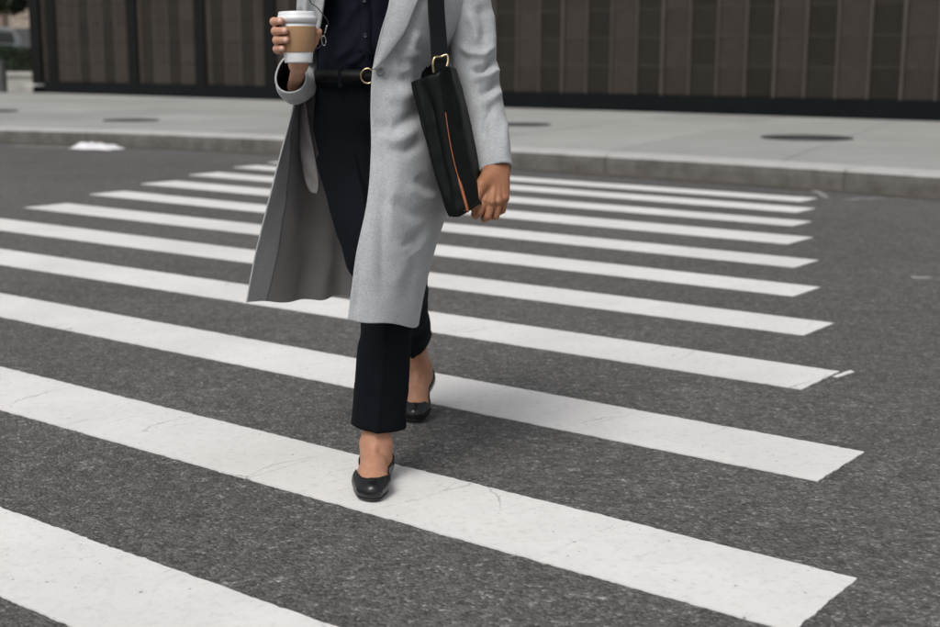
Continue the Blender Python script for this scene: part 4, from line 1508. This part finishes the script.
# sleeves
def sleeve(path, radii, folds, n, nv, mats_, seed):
    G = tube_grid(path, radii, n, nv, (0, -1, 0))
    cidx = cr(path, nv)
    N = G - cidx[:, None, :]
    N /= np.linalg.norm(N, axis=2, keepdims=True)
    fr = np.clip(-N[..., 1] * 1.5 + 0.4, 0, 1)
    d = 1.6 * stroke_disp(G, [(a_, w_ * 0.78, b_) for a_, w_, b_ in folds]) * fr + 0.0030 * vnoise(G + seed, 9) + 0.0010 * vnoise(G * (1, 1, 1.6) + seed, 28)
    vv = np.linspace(0, 1, nv)[:, None]
    thn = np.linspace(0, 2 * np.pi, n, endpoint=False)[None, :]
    rimw = 0.0022 * np.sin(3 * thn + seed) * np.clip((vv - 0.86) / 0.14, 0, 1)
    d = d * np.clip((1 - vv) / 0.06, 0.15, 1) + rimw
    G = G + N * d[..., None]
    F = np.array(grid_faces(nv, n, True))
    # outward orientation check
    a, b, c = G.reshape(-1, 3)[F[n * 5, 0]], G.reshape(-1, 3)[F[n * 5, 1]], G.reshape(-1, 3)[F[n * 5, 2]]
    if np.cross(b - a, c - b) @ N.reshape(-1, 3)[F[n * 5, 0]] < 0:
        F = F[:, ::-1]
    o = pobj('sleeve', G.reshape(-1, 3), F, mats_, coat)
    solidify(o, 0.0045, -1.0, 1, 0)
    return o, G


LF = [([(0.060, 1.075), (0.030, 1.045), (-0.005, 1.050), (-0.03, 1.07)], 0.012, 0.007), ([(0.066, 1.040), (0.035, 1.015), (0.000, 1.010)], 0.010, -0.012),
      ([(0.070, 1.015), (0.040, 0.992), (0.005, 0.985)], 0.011, 0.010), ([(0.072, 0.985), (0.045, 0.968), (0.015, 0.955)], 0.010, -0.011),
      ([(0.075, 0.962), (0.050, 0.940), (0.025, 0.925)], 0.012, 0.008), ([(0.055, 0.930), (0.035, 0.890), (0.030, 0.850)], 0.012, -0.006),
      ([(0.020, 1.170), (0.035, 1.120), (0.040, 1.080)], 0.018, -0.006), ([(0.050, 1.160), (0.055, 1.110), (0.060, 1.070)], 0.014, 0.005),
      ([(-0.010, 1.150), (0.010, 1.110), (0.015, 1.070)], 0.014, 0.006), ([(0.085, 0.900), (0.080, 0.850), (0.085, 0.800)], 0.014, 0.004)]
sl, SG = sleeve([(-0.115, 3.355, 1.355), (-0.050, 3.362, 1.345), (-0.022, 3.36, 1.27), (-0.008, 3.345, 1.18), (0.003, 3.325, 1.085), (0.010, 3.305, 1.015), (0.022, 3.27, 0.955), (0.044, 3.205, 0.868), (0.0635, 3.150, 0.773)],
                [(0.020, 0.025), (0.056, 0.060), (0.062, 0.066), (0.057, 0.064), (0.058, 0.062), (0.058, 0.060), (0.053, 0.056), (0.047, 0.050), (0.0405, 0.044)], LF, 96, 170, ['wool', 'sleeve_lining'], 2)
RF = [([(-0.455, 0.955), (-0.43, 0.935), (-0.40, 0.940)], 0.007, -0.005), ([(-0.45, 0.940), (-0.42, 0.925), (-0.39, 0.935)], 0.007, 0.004), ([(-0.44, 1.15), (-0.39, 1.13)], 0.014, -0.007), ([(-0.44, 1.10), (-0.39, 1.085)], 0.014, 0.008)]
sr_, SRG = sleeve([(-0.315, 3.355, 1.355), (-0.366, 3.365, 1.345), (-0.382, 3.375, 1.27), (-0.386, 3.39, 1.18), (-0.398, 3.400, 1.09), (-0.408, 3.375, 1.015), (-0.421, 3.310, 0.980), (-0.4300, 3.230, 0.974), (-0.4290, 3.160, 0.998)],
                  [(0.020, 0.025), (0.055, 0.058), (0.056, 0.060), (0.052, 0.056), (0.052, 0.056), (0.050, 0.052), (0.043, 0.044), (0.0385, 0.044), (0.0375, 0.0475)], RF, 96, 150, ['wool', 'sleeve_lining'], 6)

# cord with small clasp hanging inside the coat by the cup
cord = [(-0.372, 3.145, 1.30), (-0.374, 3.13, 1.23), (-0.376, 3.122, 1.171), (-0.357, 3.118, 1.152), (-0.334, 3.118, 1.121), (-0.339, 3.12, 1.102), (-0.344, 3.12, 1.086), (-0.353, 3.12, 1.064), (-0.368, 3.115, 1.058)]
lan = tube_obj('neck_cord', np.array(cord) - OFF, 0.0012, 'black_cord', person, 8, 90)
tube_obj('clasp', np.array([(-0.336, 3.116, 1.113), (-0.339, 3.116, 1.102), (-0.341, 3.116, 1.094)]) - OFF, 0.0018, 'silver_metal', lan, 8, 10)
lp_ = [(-0.344 + 0.005 * math.cos(a), 3.116, 1.078 + 0.011 * math.sin(a) - 0.25 * 0.005 * math.cos(a)) for a in np.linspace(0, 2 * math.pi, 15)]
tube_obj('ring', np.array(lp_) - OFF, 0.0011, 'silver_metal', lan, 8, 40)

# ================================================================== HANDBAG
bag = empty('handbag', (-0.02, 3.15, 0.68))
tag(bag, 'black leather tote bag with tan piping hanging from the shoulder', 'bag')
BO = np.array([-0.02, 3.15, 0.68])


def bobj(name, V, F, mats, parent=None, smooth=True, midx=None):
    return mesh_obj(name, np.asarray(V, float) - BO, F, mats, parent or bag, smooth, midx)


# rings from the bottom to the top: front-left, seam, front-right, outer back, inner back
top = [(-.139, 3.098, .984), (-.105, 3.078, .997), (-.071, 3.070, 1.008), (-.046, 3.105, 1.021), (-.036, 3.22, 1.012), (-.036, 3.33, .996), (-.070, 3.35, .985), (-.110, 3.23, .972)]
midr = [(-.098, 3.072, .835), (-.072, 3.048, .835), (-.046, 3.046, .835), (-.006, 3.082, .840), (.018, 3.20, .84), (.018, 3.31, .84), (-.016, 3.33, .835), (-.058, 3.20, .835)]
lowr = [(-.060, 3.045, .700), (-.036, 3.020, .698), (-.010, 3.018, .706), (.022, 3.052, .720), (.045, 3.17, .72), (.045, 3.27, .72), (.006, 3.29, .70), (-.026, 3.17, .70)]
botr = [(-.050, 3.046, .674), (-.030, 3.026, .676), (-.006, 3.024, .688), (.020, 3.056, .703), (.042, 3.17, .70), (.042, 3.26, .70), (.008, 3.28, .68), (-.022, 3.17, .675)]


def sharp_ring(r, per=10):
    out = []
    for i in range(8):
        a, b = np.array(r[i]), np.array(r[(i + 1) % 8])
        for k in range(per):
            out.append(a + (b - a) * k / per)
    return np.array(out)


rb = [sharp_ring(q) for q in (botr, lowr, midr, top)]
nvb = 70
Gb = np.stack([cr([r[j] for r in rb], nvb) for j in range(80)], 1)
# soften corners a little and add leather sag
for _ in range(2):
    Gb = 0.5 * Gb + 0.25 * (np.roll(Gb, 1, 1) + np.roll(Gb, -1, 1))
Nb = grid_normals(Gb, True)
ctr = Gb.mean(axis=1, keepdims=True)
if ((Gb - ctr) * Nb).sum() < 0:
    Nb = -Nb
db = 0.0045 * vnoise(Gb * (1, 1, 0.5), 13) + 0.0015 * vnoise(Gb, 40)
db += stroke_disp(Gb, [([(-0.110, 0.985), (-0.088, 0.90), (-0.068, 0.80), (-0.045, 0.70)], 0.011, -0.012), ([(-0.128, 0.985), (-0.103, 0.90), (-0.085, 0.80), (-0.058, 0.70)], 0.008, 0.005), ([(-0.055, 1.00), (-0.035, 0.92), (-0.015, 0.85)], 0.012, -0.006), ([(-0.03, 0.95), (-0.02, 0.88)], 0.010, 0.004)]) * (Nb[..., 1] < 0)
Gb += Nb * db[..., None]
Fb = np.array(grid_faces(nvb, 80, True))
a, b, c = (Gb.reshape(-1, 3)[Fb[800, k]] for k in range(3))
if np.cross(b - a, c - b) @ Nb.reshape(-1, 3)[Fb[800, 0]] < 0:
    Fb = Fb[:, ::-1]
Fl = [tuple(q) for q in Fb]
mi = []
for i in range(nvb - 1):
    for j in range(80):
        mi.append(0 if (j < 20 or j >= 70) else 1)
Fl.append(tuple(range(80)))
mi.append(1)
bb = bobj('bag_body', Gb.reshape(-1, 3), Fl, ['leather_bag', 'leather_bag_matte'], None, True, mi)
solidify(bb, 0.004, -1.0)
# tan piping along the front seam
pipe = [Gb[i, 20] + Nb[i, 20] * 0.002 for i in range(0, int(nvb * 0.84), 3)]
G_ = tube_grid(pipe, [(0.0034 if i < 12 else 0.0012, 0.0034 if i < 12 else 0.0012) for i in range(len(pipe))], 10, 100, (1, 0, 0))
bobj('piping', G_.reshape(-1, 3), grid_faces(100, 10, True), 'tan_leather')
# black edge binding at the left edge of the front
eb = [Gb[i, 0] + Nb[i, 0] * 0.001 for i in range(0, nvb, 3)]
G_ = tube_grid(eb, [(0.0026, 0.0026)] * len(eb), 8, 80, (1, 0, 0))
bobj('binding', G_.reshape(-1, 3), grid_faces(80, 8, True), 'leather_bag')
# strap over the shoulder
sp = [(-.072, 3.080, .985), (-.0725, 3.086, 1.03), (-.077, 3.128, 1.09), (-.083, 3.160, 1.172), (-.082, 3.198, 1.27), (-.075, 3.27, 1.375), (-.068, 3.345, 1.415), (-.062, 3.43, 1.37), (-.055, 3.50, 1.25), (-.045, 3.51, 1.12), (-.03, 3.42, 1.04), (-.025, 3.35, 1.00)]
C_ = cr(sp, 140)
T_ = np.gradient(C_, axis=0); T_ /= np.linalg.norm(T_, axis=1, keepdims=True)
Vs, hw = [], 0.0205
for i in range(140):
    A_ = np.array([1.0, 0.35 * (1 if C_[i, 1] < 3.3 else -0.3), 0]); A_ -= T_[i] * (A_ @ T_[i]); A_ /= np.linalg.norm(A_)
    B_ = np.cross(T_[i], A_)
    w_ = hw * (0.62 if i < 10 else 1.0)
    for a_, b_ in ((-1, -1), (1, -1), (1, 1), (-1, 1)):
        Vs.append(C_[i] + A_ * a_ * w_ + B_ * b_ * 0.0022)
Fs = grid_faces(140, 4, True) + [(3, 2, 1, 0), tuple(139 * 4 + k for k in range(4))]
st = bobj('strap', Vs, Fs, 'leather_bag', None, False)
bevel(st, 0.001, 2)
# gold buckle where strap and bag meet
bk = [(-.086, 3.072, 1.006), (-.088, 3.070, 1.026), (-.083, 3.073, 1.040), (-.070, 3.080, 1.042), (-.056, 3.080, 1.046), (-.053, 3.078, 1.034), (-.056, 3.074, 1.020)]
G_ = tube_grid(bk, [(0.0026, 0.0026)] * len(bk), 10, 60, (0, 1, 0))
bobj('buckle', G_.reshape(-1, 3), grid_faces(60, 10, True), 'gold_metal')

# ================================================================== COFFEE CUP
cup = empty('coffee_cup', tuple(CUP), 0)
cup.rotation_euler = (R(-1.0), R(-1.0), 0)
tag(cup, 'white paper takeaway cup with brown sleeve and white lid in the right hand', 'cup')
V, F = lathe([(0.0001, 0.004), (0.0295, 0.004), (0.0300, 0.0), (0.0312, 0.0), (0.0314, 0.003), (0.0428, 0.094), (0.0418, 0.094), (0.0303, 0.006)], 64)
mesh_obj('paper_cup', V, F, 'paper_white', cup, True)
V, F = lathe([(cup_r(1.027 + z) + 0.0004 + e, z) for z, e in ((0.023, 0), (0.0231, 0.0011), (0.024, 0.0014), (0.079, 0.0014), (0.080, 0.0011), (0.0801, 0))], 64)
mesh_obj('cup_sleeve', V, F, 'kraft', cup, True)
V, F = lathe([(0.0424, 0.088), (0.0438, 0.0875), (0.0442, 0.092), (0.0456, 0.0935), (0.0460, 0.097), (0.0456, 0.1005), (0.0438, 0.1015), (0.0425, 0.105), (0.0415, 0.1115), (0.0400, 0.1130), (0.0375, 0.1122), (0.0355, 0.104), (0.034, 0.1025), (0.0001, 0.1025)], 64)
mesh_obj('lid', V, F, 'lid_plastic', cup, True)
